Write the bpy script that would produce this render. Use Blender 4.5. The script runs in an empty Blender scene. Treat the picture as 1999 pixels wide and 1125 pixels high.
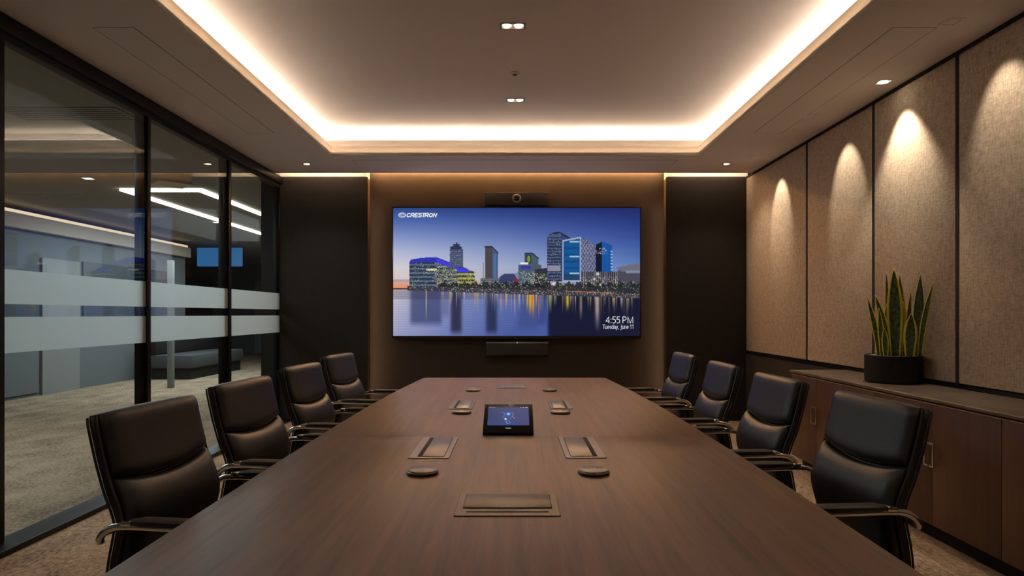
import bpy, bmesh, math, random
import numpy as np
from mathutils import Vector, Matrix

random.seed(7)
RNG = np.random.default_rng(11)
SC = bpy.context.scene
COL = SC.collection

# ------------------------------------------------------------------ camera, world, exposure
F = 1250.0                    # focal length in pixels of the 1999 px wide frame
CX, CY = 1005.0, 613.6        # vanishing point of the room axis in the photograph
HC = 1.179                    # camera height (m)
CEIL = 2.70                   # soffit height
HT = 0.740                    # table top height
cam_d = bpy.data.cameras.new('camera')
cam = bpy.data.objects.new('camera', cam_d)
COL.objects.link(cam)
cam.location = (0, 0, HC)
cam.rotation_euler = (math.pi / 2, 0, 0)
cam_d.sensor_width = 36.0
cam_d.lens = F / 1999.0 * 36.0
cam_d.shift_x = (999.5 - CX) / 1999.0
cam_d.shift_y = (CY - 562.5) / 1999.0
cam_d.clip_start = 0.02
SC.camera = cam

wd = bpy.data.worlds.new('world')
SC.world = wd
wd.use_nodes = True
wd.node_tree.nodes['Background'].inputs[0].default_value = (0.10, 0.12, 0.15, 1)
wd.node_tree.nodes['Background'].inputs[1].default_value = 0.15

SC.view_settings.view_transform = 'Standard'
SC.view_settings.look = 'None'
SC.view_settings.exposure = 0.75
SC.view_settings.gamma = 1.0
SC.view_settings.use_curve_mapping = False
try:
    SC.cycles.use_denoising = True
    SC.cycles.max_bounces = 10
    SC.cycles.diffuse_bounces = 5
    SC.cycles.transparent_max_bounces = 16
    SC.cycles.caustics_reflective = False
    SC.cycles.caustics_refractive = False
    SC.cycles.sample_clamp_indirect = 6.0
except Exception:
    pass

WARM = (1.0, 0.82, 0.64)
COVE_L = 16.5         # radiance of the cove tape
SLOT_L = 30.0         # tape above the end wall
RECESS_L = 30.0        # vertical tape in the screen recess
ORANGE = (1.0, 0.60, 0.34)
OFFICE_L = 5.0        # linear lights of the office beyond the glass


def lamp(name, kind, loc, energy, color=(1, 0.85, 0.68), rot=(0, 0, 0), parent=None, **kw):
    d = bpy.data.lights.new(name, kind)
    d.energy = energy
    d.color = color
    for k, v in kw.items():
        setattr(d, k, v)
    o = bpy.data.objects.new(name, d)
    COL.objects.link(o)
    o.location = loc
    o.rotation_euler = rot
    if parent:
        o.parent = parent
    return o


# office beyond the glass: added fill lamps that brighten it and the film, no fixtures
lamp('office_ceiling_light', 'AREA', (-4.0, 4.6, 2.66), 46, (0.88, 0.95, 1.0), shape='RECTANGLE', size=1.6, size_y=3.0)
lamp('office_ceiling_light', 'AREA', (-5.0, 11.0, 2.66), 120, (0.85, 0.93, 1.0), shape='RECTANGLE', size=2.0, size_y=4.0)


# ------------------------------------------------------------------ helpers
def s2l(c):
    c = np.asarray(c, float) / 255.0
    return np.where(c <= 0.04045, c / 12.92, ((c + 0.055) / 1.055) ** 2.4)


def L(r, g, b):
    return tuple(float(v) for v in s2l((r, g, b))) + (1.0,)


def mat(name, color, rough=0.5, metal=0.0, spec=0.5, coat=0.0):
    m = bpy.data.materials.new(name)
    m.use_nodes = True
    p = m.node_tree.nodes['Principled BSDF']
    p.inputs['Base Color'].default_value = tuple(color)[:3] + (1,)
    p.inputs['Roughness'].default_value = rough
    p.inputs['Metallic'].default_value = metal
    p.inputs['Specular IOR Level'].default_value = spec
    p.inputs['Coat Weight'].default_value = coat
    return m


def emis(name, color, strength):
    m = bpy.data.materials.new(name)
    m.use_nodes = True
    p = m.node_tree.nodes['Principled BSDF']
    p.inputs['Base Color'].default_value = (0.02, 0.02, 0.02, 1)
    p.inputs['Emission Color'].default_value = tuple(color)[:3] + (1,)
    p.inputs['Emission Strength'].default_value = strength
    return m


def noise_mix(m, c1, c2, scale=(1, 1, 1), nscale=5.0, detail=6.0, lo=0.35, hi=0.65, bump=0.0, bdist=0.002, coord='Object', rough_n=0.6, dist=0.0):
    """colour between c1 and c2 by a stretched noise, optional bump of the same noise"""
    nt = m.node_tree
    N, K = nt.nodes, nt.links
    p = N['Principled BSDF']
    tc = N.new('ShaderNodeTexCoord')
    mp = N.new('ShaderNodeMapping')
    mp.inputs['Scale'].default_value = scale
    nz = N.new('ShaderNodeTexNoise')
    nz.inputs['Scale'].default_value = nscale
    nz.inputs['Detail'].default_value = detail
    nz.inputs['Roughness'].default_value = rough_n
    nz.inputs['Distortion'].default_value = dist
    cr = N.new('ShaderNodeValToRGB')
    cr.color_ramp.elements[0].position = lo
    cr.color_ramp.elements[0].color = tuple(c1)[:3] + (1,)
    cr.color_ramp.elements[1].position = hi
    cr.color_ramp.elements[1].color = tuple(c2)[:3] + (1,)
    K.new(tc.outputs[coord], mp.inputs['Vector'])
    K.new(mp.outputs['Vector'], nz.inputs['Vector'])
    K.new(nz.outputs['Fac'], cr.inputs['Fac'])
    K.new(cr.outputs['Color'], p.inputs['Base Color'])
    if bump:
        b = N.new('ShaderNodeBump')
        b.inputs['Strength'].default_value = bump
        b.inputs['Distance'].default_value = bdist
        K.new(nz.outputs['Fac'], b.inputs['Height'])
        K.new(b.outputs['Normal'], p.inputs['Normal'])
    return m


def add_props(o, label=None, cat=None, group=None, kind=None):
    if label:
        o['label'] = label
    if cat:
        o['category'] = cat
    if group:
        o['group'] = group
    if kind:
        o['kind'] = kind
    return o


def empty(name, loc, rz=0.0, label=None, cat=None, group=None, kind=None):
    o = bpy.data.objects.new(name, None)
    o.empty_display_size = 0.05
    COL.objects.link(o)
    o.location = loc
    o.rotation_euler = (0, 0, rz)
    return add_props(o, label, cat, group, kind)


def mesh_obj(name, verts, faces, m=None, parent=None, smooth=None, **props):
    me = bpy.data.meshes.new(name)
    me.from_pydata([tuple(map(float, v)) for v in verts], [], faces)
    me.validate()
    bm = bmesh.new()
    bm.from_mesh(me)
    bmesh.ops.recalc_face_normals(bm, faces=bm.faces)
    bm.to_mesh(me)
    bm.free()
    if m:
        me.materials.append(m)
    if smooth is not None:
        for p in me.polygons:
            p.use_smooth = True
        me.set_sharp_from_angle(angle=math.radians(smooth))
    o = bpy.data.objects.new(name, me)
    COL.objects.link(o)
    if parent:
        o.parent = parent
    return add_props(o, **props)


def bm_obj(name, bm, m=None, parent=None, smooth=None, flat=False, **props):
    me = bpy.data.meshes.new(name)
    bmesh.ops.recalc_face_normals(bm, faces=bm.faces)
    bm.to_mesh(me)
    bm.free()
    if m:
        for mm in (m if isinstance(m, (list, tuple)) else [m]):
            me.materials.append(mm)
    if smooth is not None:
        for p in me.polygons:
            p.use_smooth = not (flat and max(abs(c) for c in p.normal) > 0.999)   # the big faces of a bevelled box stay flat
        me.set_sharp_from_angle(angle=math.radians(smooth))
    o = bpy.data.objects.new(name, me)
    COL.objects.link(o)
    if parent:
        o.parent = parent
    return add_props(o, **props)


def bbox_into(bm, x0, x1, y0, y1, z0, z1, bevel=0.0, seg=2):
    vs = [bm.verts.new(c) for c in ((x0, y0, z0), (x1, y0, z0), (x1, y1, z0), (x0, y1, z0), (x0, y0, z1), (x1, y0, z1), (x1, y1, z1), (x0, y1, z1))]
    fs = [bm.faces.new([vs[i] for i in q]) for q in ((0, 3, 2, 1), (4, 5, 6, 7), (0, 1, 5, 4), (1, 2, 6, 5), (2, 3, 7, 6), (3, 0, 4, 7))]
    if bevel > 0:
        es = list({e for f in fs for e in f.edges})
        bmesh.ops.bevel(bm, geom=es, offset=bevel, segments=seg, profile=0.5, affect='EDGES')


def box(name, x0, x1, y0, y1, z0, z1, m=None, parent=None, bevel=0.0, seg=2, **props):
    bm = bmesh.new()
    bbox_into(bm, min(x0, x1), max(x0, x1), min(y0, y1), max(y0, y1), min(z0, z1), max(z0, z1), bevel, seg)
    return bm_obj(name, bm, m, parent, 40 if bevel else None, True, **props)


def boxes(name, lst, m=None, parent=None, bevel=0.0, **props):
    bm = bmesh.new()
    for b in lst:
        bbox_into(bm, *b, bevel)
    return bm_obj(name, bm, m, parent, 40 if bevel else None, True, **props)


def tube_into(bm, pts, r, seg=10, cap=True):
    pts = [Vector(p) for p in pts]
    n = len(pts)
    rs = r if isinstance(r, (list, tuple)) else [r] * n
    tg = []
    for i in range(n):
        t = (pts[min(i + 1, n - 1)] - pts[max(i - 1, 0)]).normalized()
        tg.append(t)
    up = Vector((0, 0, 1)) if abs(tg[0].z) < 0.9 else Vector((1, 0, 0))
    nrm = (up - tg[0] * up.dot(tg[0])).normalized()
    rings = []
    for i in range(n):
        nrm = (nrm - tg[i] * nrm.dot(tg[i])).normalized()
        bn = tg[i].cross(nrm)
        rings.append([bm.verts.new(pts[i] + (nrm * math.cos(2 * math.pi * k / seg) + bn * math.sin(2 * math.pi * k / seg)) * rs[i]) for k in range(seg)])
    for i in range(n - 1):
        for k in range(seg):
            bm.faces.new((rings[i][k], rings[i][(k + 1) % seg], rings[i + 1][(k + 1) % seg], rings[i + 1][k]))
    if cap:
        bm.faces.new(rings[0][::-1])
        bm.faces.new(rings[-1])


def tube(name, pts, r, m=None, parent=None, seg=10, **props):
    bm = bmesh.new()
    tube_into(bm, pts, r, seg)
    return bm_obj(name, bm, m, parent, 50, **props)


def lathe(name, prof, m=None, parent=None, seg=32, axis='z', loc=(0, 0, 0), **props):
    """prof: list of (radius, height)"""
    vs, fs = [], []
    for (r, h) in prof:
        for k in range(seg):
            a = 2 * math.pi * k / seg
            c, s = r * math.cos(a), r * math.sin(a)
            v = (c, s, h) if axis == 'z' else (c, -h, s)
            vs.append((v[0] + loc[0], v[1] + loc[1], v[2] + loc[2]))
    n = len(prof)
    for i in range(n - 1):
        for k in range(seg):
            fs.append((i * seg + k, i * seg + (k + 1) % seg, (i + 1) * seg + (k + 1) % seg, (i + 1) * seg + k))
    fs.append(tuple(range(seg)))
    fs.append(tuple((n - 1) * seg + k for k in range(seg)))
    return mesh_obj(name, vs, fs, m, parent, 35, **props)


def smooth_path(pts, sub=6):
    P = [Vector(p) for p in pts]
    out = []
    n = len(P)
    for i in range(n - 1):
        p0, p1, p2, p3 = P[max(i - 1, 0)], P[i], P[i + 1], P[min(i + 2, n - 1)]
        for k in range(sub):
            t = k / sub
            out.append(0.5 * ((2 * p1) + (p2 - p0) * t + (2 * p0 - 5 * p1 + 4 * p2 - p3) * t * t + (3 * p1 - p0 - 3 * p2 + p3) * t ** 3))
    out.append(P[-1])
    return out


def on_table(px, py, z=HT):
    """point of a horizontal plane seen at a photograph pixel"""
    y = (HC - z) * F / (py - CY)
    return (px - CX) * y / F, y


def on_ceiling(px, py, z=CEIL):
    y = (z - HC) * F / (CY - py)
    return (px - CX) * y / F, y


# ------------------------------------------------------------------ materials
M = {}
M['ceiling'] = noise_mix(mat('ceiling_paint', (0.6, 0.56, 0.52), 0.9), (0.80, 0.755, 0.735), (0.82, 0.775, 0.755), (1, 1, 1), 3.0)
M['fascia'] = mat('fascia_paint', (0.62, 0.57, 0.52), 0.8)
M['diffuser'] = bpy.data.materials.new('cove_diffuser'); M['diffuser'].use_nodes = True     # translucency added so the cove tape behind brightens the plain fascia
_n = M['diffuser'].node_tree; _n.nodes.clear()
_o = _n.nodes.new('ShaderNodeOutputMaterial'); _d = _n.nodes.new('ShaderNodeBsdfDiffuse'); _t = _n.nodes.new('ShaderNodeBsdfTranslucent'); _m = _n.nodes.new('ShaderNodeMixShader')
_d.inputs[0].default_value = (0.80, 0.76, 0.70, 1); _t.inputs[0].default_value = (0.85, 0.78, 0.68, 1); _m.inputs[0].default_value = 0.62
_m.name = 'opal_mix'
_n.links.new(_d.outputs[0], _m.inputs[1]); _n.links.new(_t.outputs[0], _m.inputs[2]); _n.links.new(_m.outputs[0], _o.inputs[0])
M['lip'] = M['diffuser'].copy(); M['lip'].name = 'cove_lip_diffuser'; M['lip'].node_tree.nodes['opal_mix'].inputs[0].default_value = 0.20  # weaker added translucency keeps the lip dimmer than the fascia
M['black_metal'] = mat('black_metal', (0.008, 0.0083, 0.0088), 0.42, 0.0, 0.22)
M['shadow_gap'] = mat('shadow_gap', (0.006, 0.006, 0.006), 0.8)
M['wing'] = noise_mix(mat('dark_wall_fabric', (0.02, 0.018, 0.016), 0.75, spec=0.25), (0.018, 0.0155, 0.013), (0.024, 0.020, 0.017), (1, 1, 1), 60.0, bump=0.1)
M['recess'] = noise_mix(mat('recess_panel', (0.03, 0.022, 0.016), 0.6, spec=0.3), (0.019, 0.013, 0.0095), (0.023, 0.016, 0.0115), (1, 1, 1), 40.0)
M['white'] = mat('white_paint', (0.72, 0.68, 0.62), 0.85)
M['dado'] = mat('dark_dado', (0.035, 0.03, 0.027), 0.55)
M['chrome'] = mat('chrome', (0.86, 0.82, 0.77), 0.16, 1.0)
M['trim'] = mat('downlight_trim', (0.30, 0.27, 0.23), 0.5)
M['rubber'] = mat('black_plastic', (0.012, 0.012, 0.012), 0.5)
M['alu'] = noise_mix(mat('brushed_aluminium', (0.3, 0.3, 0.3), 0.38, 0.9), (0.135, 0.118, 0.095), (0.175, 0.153, 0.122), (400, 3, 3), 2.0)
M['alu_side'] = noise_mix(mat('brushed_aluminium_side', (0.3, 0.3, 0.3), 0.33, 0.9), (0.135, 0.138, 0.145), (0.17, 0.173, 0.18), (3, 400, 3), 2.0)
M['bezel'] = mat('gloss_black', (0.004, 0.004, 0.005), 0.18)
M['soil'] = noise_mix(mat('soil', (0.03, 0.02, 0.015), 0.95), (0.02, 0.014, 0.01), (0.06, 0.045, 0.03), nscale=60, bump=0.5)
M['pebble'] = mat('pale_pebble', (0.5, 0.42, 0.30), 0.7)
M['pot'] = mat('matt_black_ceramic', (0.0075, 0.0075, 0.0078), 0.55, spec=0.3)
M['handle'] = mat('satin_nickel', (0.62, 0.56, 0.50), 0.28, 1.0)

# carpet
m = mat('carpet', (0.3, 0.23, 0.17), 0.95, spec=0.1)
nt = m.node_tree; N = nt.nodes; K = nt.links; p = N['Principled BSDF']
tc = N.new('ShaderNodeTexCoord')
n1 = N.new('ShaderNodeTexNoise'); n1.inputs['Scale'].default_value = 55; n1.inputs['Detail'].default_value = 8; n1.inputs['Roughness'].default_value = 0.75
n2 = N.new('ShaderNodeTexNoise'); n2.inputs['Scale'].default_value = 4.5; n2.inputs['Detail'].default_value = 4
mp = N.new('ShaderNodeMapping'); mp.inputs['Scale'].default_value = (1.0, 0.55, 1.0)
mx = N.new('ShaderNodeMath'); mx.operation = 'MULTIPLY_ADD'; mx.inputs[1].default_value = 0.35; 
cr = N.new('ShaderNodeValToRGB')
cr.color_ramp.elements[0].position = 0.50; cr.color_ramp.elements[0].color = (0.085, 0.055, 0.038, 1)
cr.color_ramp.elements[1].position = 0.82; cr.color_ramp.elements[1].color = (0.50, 0.385, 0.275, 1)
e = cr.color_ramp.elements.new(0.64); e.color = (0.29, 0.215, 0.150, 1)
K.new(tc.outputs['Object'], mp.inputs['Vector'])
K.new(mp.outputs['Vector'], n1.inputs['Vector']); K.new(mp.outputs['Vector'], n2.inputs['Vector'])
K.new(n2.outputs['Fac'], mx.inputs[0]); K.new(n1.outputs['Fac'], mx.inputs[2]); K.new(mx.outputs[0], cr.inputs['Fac'])
K.new(cr.outputs['Color'], p.inputs['Base Color'])
b = N.new('ShaderNodeBump'); b.inputs['Strength'].default_value = 0.6; b.inputs['Distance'].default_value = 0.006
K.new(n1.outputs['Fac'], b.inputs['Height']); K.new(b.outputs['Normal'], p.inputs['Normal'])
M['carpet'] = m


def wood(name, c1, c2, scale, rough, spec=0.5, bump=0.05):
    m = mat(name, c1, rough, spec=spec)
    nt = m.node_tree; N = nt.nodes; K = nt.links; p = N['Principled BSDF']
    tc = N.new('ShaderNodeTexCoord')
    mp = N.new('ShaderNodeMapping'); mp.inputs['Scale'].default_value = scale
    n1 = N.new('ShaderNodeTexNoise'); n1.inputs['Scale'].default_value = 1.0; n1.inputs['Detail'].default_value = 9; n1.inputs['Roughness'].default_value = 0.68; n1.inputs['Distortion'].default_value = 0.4
    n2 = N.new('ShaderNodeTexNoise'); n2.inputs['Scale'].default_value = 0.16; n2.inputs['Detail'].default_value = 3
    ad = N.new('ShaderNodeMath'); ad.operation = 'MULTIPLY_ADD'; ad.inputs[1].default_value = 0.6
    cr = N.new('ShaderNodeValToRGB')
    cr.color_ramp.elements[0].position = 0.52; cr.color_ramp.elements[0].color = tuple(c1) + (1,)
    cr.color_ramp.elements[1].position = 1.0; cr.color_ramp.elements[1].color = tuple(c2) + (1,)
    K.new(tc.outputs['Object'], mp.inputs['Vector'])
    K.new(mp.outputs['Vector'], n1.inputs['Vector']); K.new(mp.outputs['Vector'], n2.inputs['Vector'])
    K.new(n2.outputs['Fac'], ad.inputs[0]); K.new(n1.outputs['Fac'], ad.inputs[2])
    K.new(ad.outputs[0], cr.inputs['Fac']); K.new(cr.outputs['Color'], p.inputs['Base Color'])
    b = N.new('ShaderNodeBump'); b.inputs['Strength'].default_value = bump; b.inputs['Distance'].default_value = 0.001
    K.new(n1.outputs['Fac'], b.inputs['Height']); K.new(b.outputs['Normal'], p.inputs['Normal'])
    return m


M['table'] = wood('walnut_table', (0.058, 0.0265, 0.0145), (0.185, 0.091, 0.051), (38, 2.0, 10), 0.36, 0.38)
M['door'] = wood('walnut_door', (0.046, 0.019, 0.0088), (0.100, 0.044, 0.021), (10, 30, 1.6), 0.42)
M['edge'] = mat('pale_edge_band', (0.34, 0.19, 0.11), 0.5)
M['stone'] = noise_mix(mat('brown_stone_top', (0.1, 0.08, 0.06), 0.34), (0.075, 0.060, 0.046), (0.17, 0.132, 0.098), (1, 1, 1), 9.0, 8, 0.3, 0.72, 0.05)

# beige woven wall fabric: vertical slubs and pale flecks
m = mat('woven_wall_fabric', (0.35, 0.28, 0.2), 0.95, spec=0.1)
nt = m.node_tree; N = nt.nodes; K = nt.links; p = N['Principled BSDF']
tc = N.new('ShaderNodeTexCoord')
def nz(scale, s, det=4, ro=0.6):
    mp = N.new('ShaderNodeMapping'); mp.inputs['Scale'].default_value = scale
    n = N.new('ShaderNodeTexNoise'); n.inputs['Scale'].default_value = s; n.inputs['Detail'].default_value = det; n.inputs['Roughness'].default_value = ro
    K.new(tc.outputs['Object'], mp.inputs['Vector']); K.new(mp.outputs['Vector'], n.inputs['Vector'])
    return n
a1 = nz((1, 1, 0.14), 120); a2 = nz((1, 0.25, 1), 110); a3 = nz((1, 0.8, 0.45), 60, 6, 0.85)
m1 = N.new('ShaderNodeMath'); m1.operation = 'ADD'
m2 = N.new('ShaderNodeMath'); m2.operation = 'ADD'
K.new(a1.outputs['Fac'], m1.inputs[0]); K.new(a2.outputs['Fac'], m1.inputs[1]); K.new(m1.outputs[0], m2.inputs[0]); K.new(a3.outputs['Fac'], m2.inputs[1])
dv = N.new('ShaderNodeMath'); dv.operation = 'DIVIDE'; dv.inputs[1].default_value = 3.0; K.new(m2.outputs[0], dv.inputs[0])
cr = N.new('ShaderNodeValToRGB')
cr.color_ramp.elements[0].position = 0.34; cr.color_ramp.elements[0].color = (0.285, 0.225, 0.168, 1)
cr.color_ramp.elements[1].position = 0.66; cr.color_ramp.elements[1].color = (0.72, 0.61, 0.49, 1)
e = cr.color_ramp.elements.new(0.5); e.color = (0.50, 0.41, 0.315, 1)
K.new(dv.outputs[0], cr.inputs['Fac']); K.new(cr.outputs['Color'], p.inputs['Base Color'])
b = N.new('ShaderNodeBump'); b.inputs['Strength'].default_value = 0.7; b.inputs['Distance'].default_value = 0.004
K.new(dv.outputs[0], b.inputs['Height']); K.new(b.outputs['Normal'], p.inputs['Normal'])
M['fabric'] = m

# leather
M['leather'] = noise_mix(mat('black_leather', (0.02, 0.018, 0.017), 0.38, spec=0.5), (0.0098, 0.0096, 0.0098), (0.0135, 0.0131, 0.0132), (1, 1, 1), 260.0, 3, 0.3, 0.7, 0.12, 0.0006)
M['shell'] = mat('black_back_shell', (0.010, 0.009, 0.009), 0.38)
M['armpad'] = mat('black_arm_pad', (0.022, 0.019, 0.017), 0.45)

# clear glass: transparent sheet with a mirror reflection that grows at glancing angles
def glass_mat(name, tint=(0.80, 0.84, 0.82), base=0.05):
    m = bpy.data.materials.new(name)
    m.use_nodes = True
    nt = m.node_tree; nt.nodes.clear(); N = nt.nodes; K = nt.links
    out = N.new('ShaderNodeOutputMaterial')
    tr = N.new('ShaderNodeBsdfTransparent'); tr.inputs[0].default_value = tint + (1,)
    gl = N.new('ShaderNodeBsdfGlossy'); gl.inputs['Roughness'].default_value = 0.0
    fr = N.new('ShaderNodeFresnel')
    ge = N.new('ShaderNodeNewGeometry')          # same reflectance from either side of the sheet
    ior = N.new('ShaderNodeMapRange'); ior.inputs[3].default_value = 1.6; ior.inputs[4].default_value = 1 / 1.6
    K.new(ge.outputs['Backfacing'], ior.inputs[0]); K.new(ior.outputs[0], fr.inputs['IOR'])
    mx = N.new('ShaderNodeMixShader')
    K.new(fr.outputs[0], mx.inputs[0]); K.new(tr.outputs[0], mx.inputs[1]); K.new(gl.outputs[0], mx.inputs[2]); K.new(mx.outputs[0], out.inputs[0])
    return m
M['glass'] = glass_mat('partition_glass')
# frosted film
m = bpy.data.materials.new('frosted_film'); m.use_nodes = True
nt = m.node_tree; nt.nodes.clear(); N = nt.nodes; K = nt.links
out = N.new('ShaderNodeOutputMaterial')
tr = N.new('ShaderNodeBsdfTransparent'); tr.inputs[0].default_value = (0.9, 0.94, 0.95, 1)
tl = N.new('ShaderNodeBsdfTranslucent'); tl.inputs[0].default_value = (0.88, 0.96, 1.0, 1)
df = N.new('ShaderNodeBsdfDiffuse'); df.inputs[0].default_value = (0.80, 0.86, 0.87, 1)
x1 = N.new('ShaderNodeMixShader'); x1.inputs[0].default_value = 0.25
x2 = N.new('ShaderNodeMixShader'); x2.inputs[0].default_value = 0.72
K.new(tl.outputs[0], x1.inputs[1]); K.new(df.outputs[0], x1.inputs[2])
K.new(tr.outputs[0], x2.inputs[1]); K.new(x1.outputs[0], x2.inputs[2]); K.new(x2.outputs[0], out.inputs[0])
M['film'] = m


def screen_mat(name, strength):
    """a lit display: the picture is the mesh's own colour attribute"""
    m = bpy.data.materials.new(name)
    m.use_nodes = True
    nt = m.node_tree; N = nt.nodes; K = nt.links
    p = N['Principled BSDF']
    p.inputs['Base Color'].default_value = (0.004, 0.004, 0.005, 1)
    p.inputs['Roughness'].default_value = 0.4
    p.inputs['Specular IOR Level'].default_value = 0.1
    at = N.new('ShaderNodeAttribute'); at.attribute_name = 'picture'
    K.new(at.outputs['Color'], p.inputs['Emission Color'])
    p.inputs['Emission Strength'].default_value = strength
    return m


def led(name, strength, color=WARM):
    return emis(name, color, strength)


M['cove_led'] = led('cove_led_tape', COVE_L)
M['slot_led'] = led('slot_led_tape', SLOT_L, (1.0, 0.74, 0.48))
M['slot_led_amber'] = led('slot_led_tape_amber', SLOT_L * 3.0, (1.0, 0.52, 0.20))
M['recess_led'] = led('recess_led_tape', RECESS_L, ORANGE)
M['lamp_face'] = emis('lamp_face', (1.0, 0.86, 0.62), 14)
M['office_led'] = emis('office_led', (1.0, 0.93, 0.80), OFFICE_L)
M['office_warm_led'] = emis('office_warm_led', (1.0, 0.72, 0.50), 0.8)

# ------------------------------------------------------------------ room shell
D = 1.521 * F / 268.6         # plane of the dark wall wings
XL, XR = -2.57, 2.557
YB = -2.4                     # wall behind the camera
REC = D + 0.165               # back of the screen recess
X0 = 0.023                    # middle of the end wall
RW = 1.665                    # half width of the recess
SLOT = 1.521 * F / 275.6      # front edge of the ceiling slot along the end wall

box('floor', -13.5, 2.75, YB - 0.1, 21.0, -0.06, 0.0, M['carpet'], kind='structure')

# ceiling: soffit ring, stepped cove, raised tray
CO_X, CO_Y0, CO_Y1 = 1.765, -1.6, 1.521 * F / 309.6
S1, S2, S3 = 0.075, 0.085, 0.25          # set-backs of the upper lip and of the cove's back
ZT = CEIL + 0.28
soffit = boxes('ceiling', [
    (XL - 0.03, -CO_X, YB, SLOT, CEIL, CEIL + 0.03), (CO_X, XR + 0.05, YB, SLOT, CEIL, CEIL + 0.03),
    (-CO_X, CO_X, CO_Y1, SLOT, CEIL, CEIL + 0.03), (-CO_X, CO_X, YB, CO_Y0, CEIL, CEIL + 0.03),
    # raised tray and the cove's outer upstands
    (-CO_X - S3 - 0.03, CO_X + S3 + 0.03, CO_Y0 - S3 - 0.03, CO_Y1 + S3 + 0.03, ZT, ZT + 0.04),
    (-CO_X - S3 - 0.03, -CO_X - S3, CO_Y0 - S3, CO_Y1 + S3, CEIL + 0.03, ZT), (CO_X + S3, CO_X + S3 + 0.03, CO_Y0 - S3, CO_Y1 + S3, CEIL + 0.03, ZT),
    (-CO_X - S3 - 0.03, CO_X + S3 + 0.03, CO_Y1 + S3, CO_Y1 + S3 + 0.03, CEIL + 0.03, ZT), (-CO_X - S3, CO_X + S3, CO_Y0 - S3 - 0.03, CO_Y0 - S3, CEIL + 0.03, ZT),
    # box over the end slot
    (XL - 0.03, XR + 0.05, SLOT - 0.14, REC + 0.06, CEIL + 0.13, CEIL + 0.16), (XL - 0.03, XR + 0.05, SLOT - 0.14, SLOT - 0.12, CEIL + 0.03, CEIL + 0.13),
], M['ceiling'], kind='structure')


def ring(name, d0, d1, z0, z1, m, parent):
    x0, x1, y0, y1 = CO_X + d0, CO_X + d1, CO_Y0 - d0, CO_Y1 + d0
    e = d1 - d0
    return boxes(name, [(-x1, -x0, y0 - e, y1 + e, z0, z1), (x0, x1, y0 - e, y1 + e, z0, z1), (-x0, x0, y1, y1 + e, z0, z1), (-x0, x0, y0 - e, y0, z0, z1)], m, parent)


ring('cove_fascia', -0.004, 0.0, CEIL + 0.0005, CEIL + 0.084, M['diffuser'], soffit)
ring('cove_lip', S1, S1 + 0.006, CEIL + 0.084, CEIL + 0.168, M['lip'], soffit)
ring('cove_shelf', 0.0, S1 + 0.006, CEIL + 0.080, CEIL + 0.084, M['fascia'], soffit)
zl = CEIL + 0.146
for (a, bq) in (((-CO_X - 0.22, -CO_X - 0.20, CO_Y0 - 0.20, CO_Y1 + 0.20), 0), ((CO_X + 0.20, CO_X + 0.22, CO_Y0 - 0.20, CO_Y1 + 0.20), 0),
                ((-CO_X - 0.20, CO_X + 0.20, CO_Y1 + 0.20, CO_Y1 + 0.22), 0), ((-CO_X - 0.20, CO_X + 0.20, CO_Y0 - 0.22, CO_Y0 - 0.20), 0)):
    box('led_strip', *a, zl, zl + 0.014, M['cove_led'], soffit)
for (x0, x1) in ((XL + 0.05, X0 - RW - 0.03), (X0 - RW + 0.03, X0 + RW - 0.03), (X0 + RW + 0.03, XR - 0.05)):
    if x0 < 0 < x1:          # over the screen recess the tape sits close to the back panel
        box('led_strip', x0, x1, REC - 0.050, REC - 0.038, CEIL + 0.100, CEIL + 0.112, M['slot_led_amber'], soffit)
    else:
        box('led_strip', x0, x1, SLOT - 0.06, SLOT - 0.045, CEIL + 0.035, CEIL + 0.05, M['slot_led'], soffit)


# flush access panels in the soffit, with their shadow joints
def ceiling_panel(x0, x1, y0, y1):
    g = 0.004
    j = boxes('panel_joint', [(x0 - g, x0, y0, y1, CEIL - 0.0006, CEIL + 0.004), (x1, x1 + g, y0, y1, CEIL - 0.0006, CEIL + 0.004),
                              (x0 - g, x1 + g, y0 - g, y0, CEIL - 0.0006, CEIL + 0.004), (x0 - g, x1 + g, y1, y1 + g, CEIL - 0.0006, CEIL + 0.004)], M['panel_joint'], soffit)
    box('access_panel', x0, x1, y0, y1, CEIL - 0.0012, CEIL + 0.004, M['ceiling'], soffit)


M['panel_joint'] = mat('panel_joint', (0.12, 0.10, 0.085), 0.9)
YA = on_ceiling(0, 54)[1]
YE = on_ceiling(0, 260)[1]
ceiling_panel(2.008, 2.235, YA, YE)
ceiling_panel(-2.236, -2.022, YA, YE)
ceiling_panel(-1.60, 1.60, on_ceiling(0, 312.5)[1], on_ceiling(0, 322)[1])

# end wall: dark wings either side of a lit recess
wall_back = box('wall_back', XL - 0.3, XR + 0.1, REC, REC + 0.12, 0, CEIL + 0.16, M['recess'], kind='structure')
for (x0, x1) in ((XL - 0.05, X0 - RW), (X0 + RW, XR + 0.02)):
    w = box('wall_panel', x0, x1, D, REC, 0, CEIL, M['wing'], wall_back)
    box('upstand', x0, x1, D + 0.004, REC, CEIL, CEIL + 0.129, M['white'], wall_back)
# side returns of the recess: a thin lip hides the tape that washes the back panel
M['return'] = mat('recess_return', (0.085, 0.060, 0.044), 1.0, spec=0.0)
for s in (-1, 1):
    xr = X0 + s * RW
    box('recess_return', *sorted((xr - s * 0.003, xr)), D + 0.004, REC, 0, CEIL - 0.002, M['return'], wall_back)
    box('recess_lip', *sorted((xr - s * 0.016, xr)), D, D + 0.010, 0, CEIL - 0.002, M['wing'], wall_back)
    box('led_strip', *sorted((xr - s * 0.0090, xr - s * 0.0035)), D + 0.011, D + 0.019, 0.10, 2.447, M['recess_led'], wall_back)
box('baseboard_back', XL, XR, D - 0.012, D - 0.0005, 0, 0.09, M['shadow_gap'], kind='structure')

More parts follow.
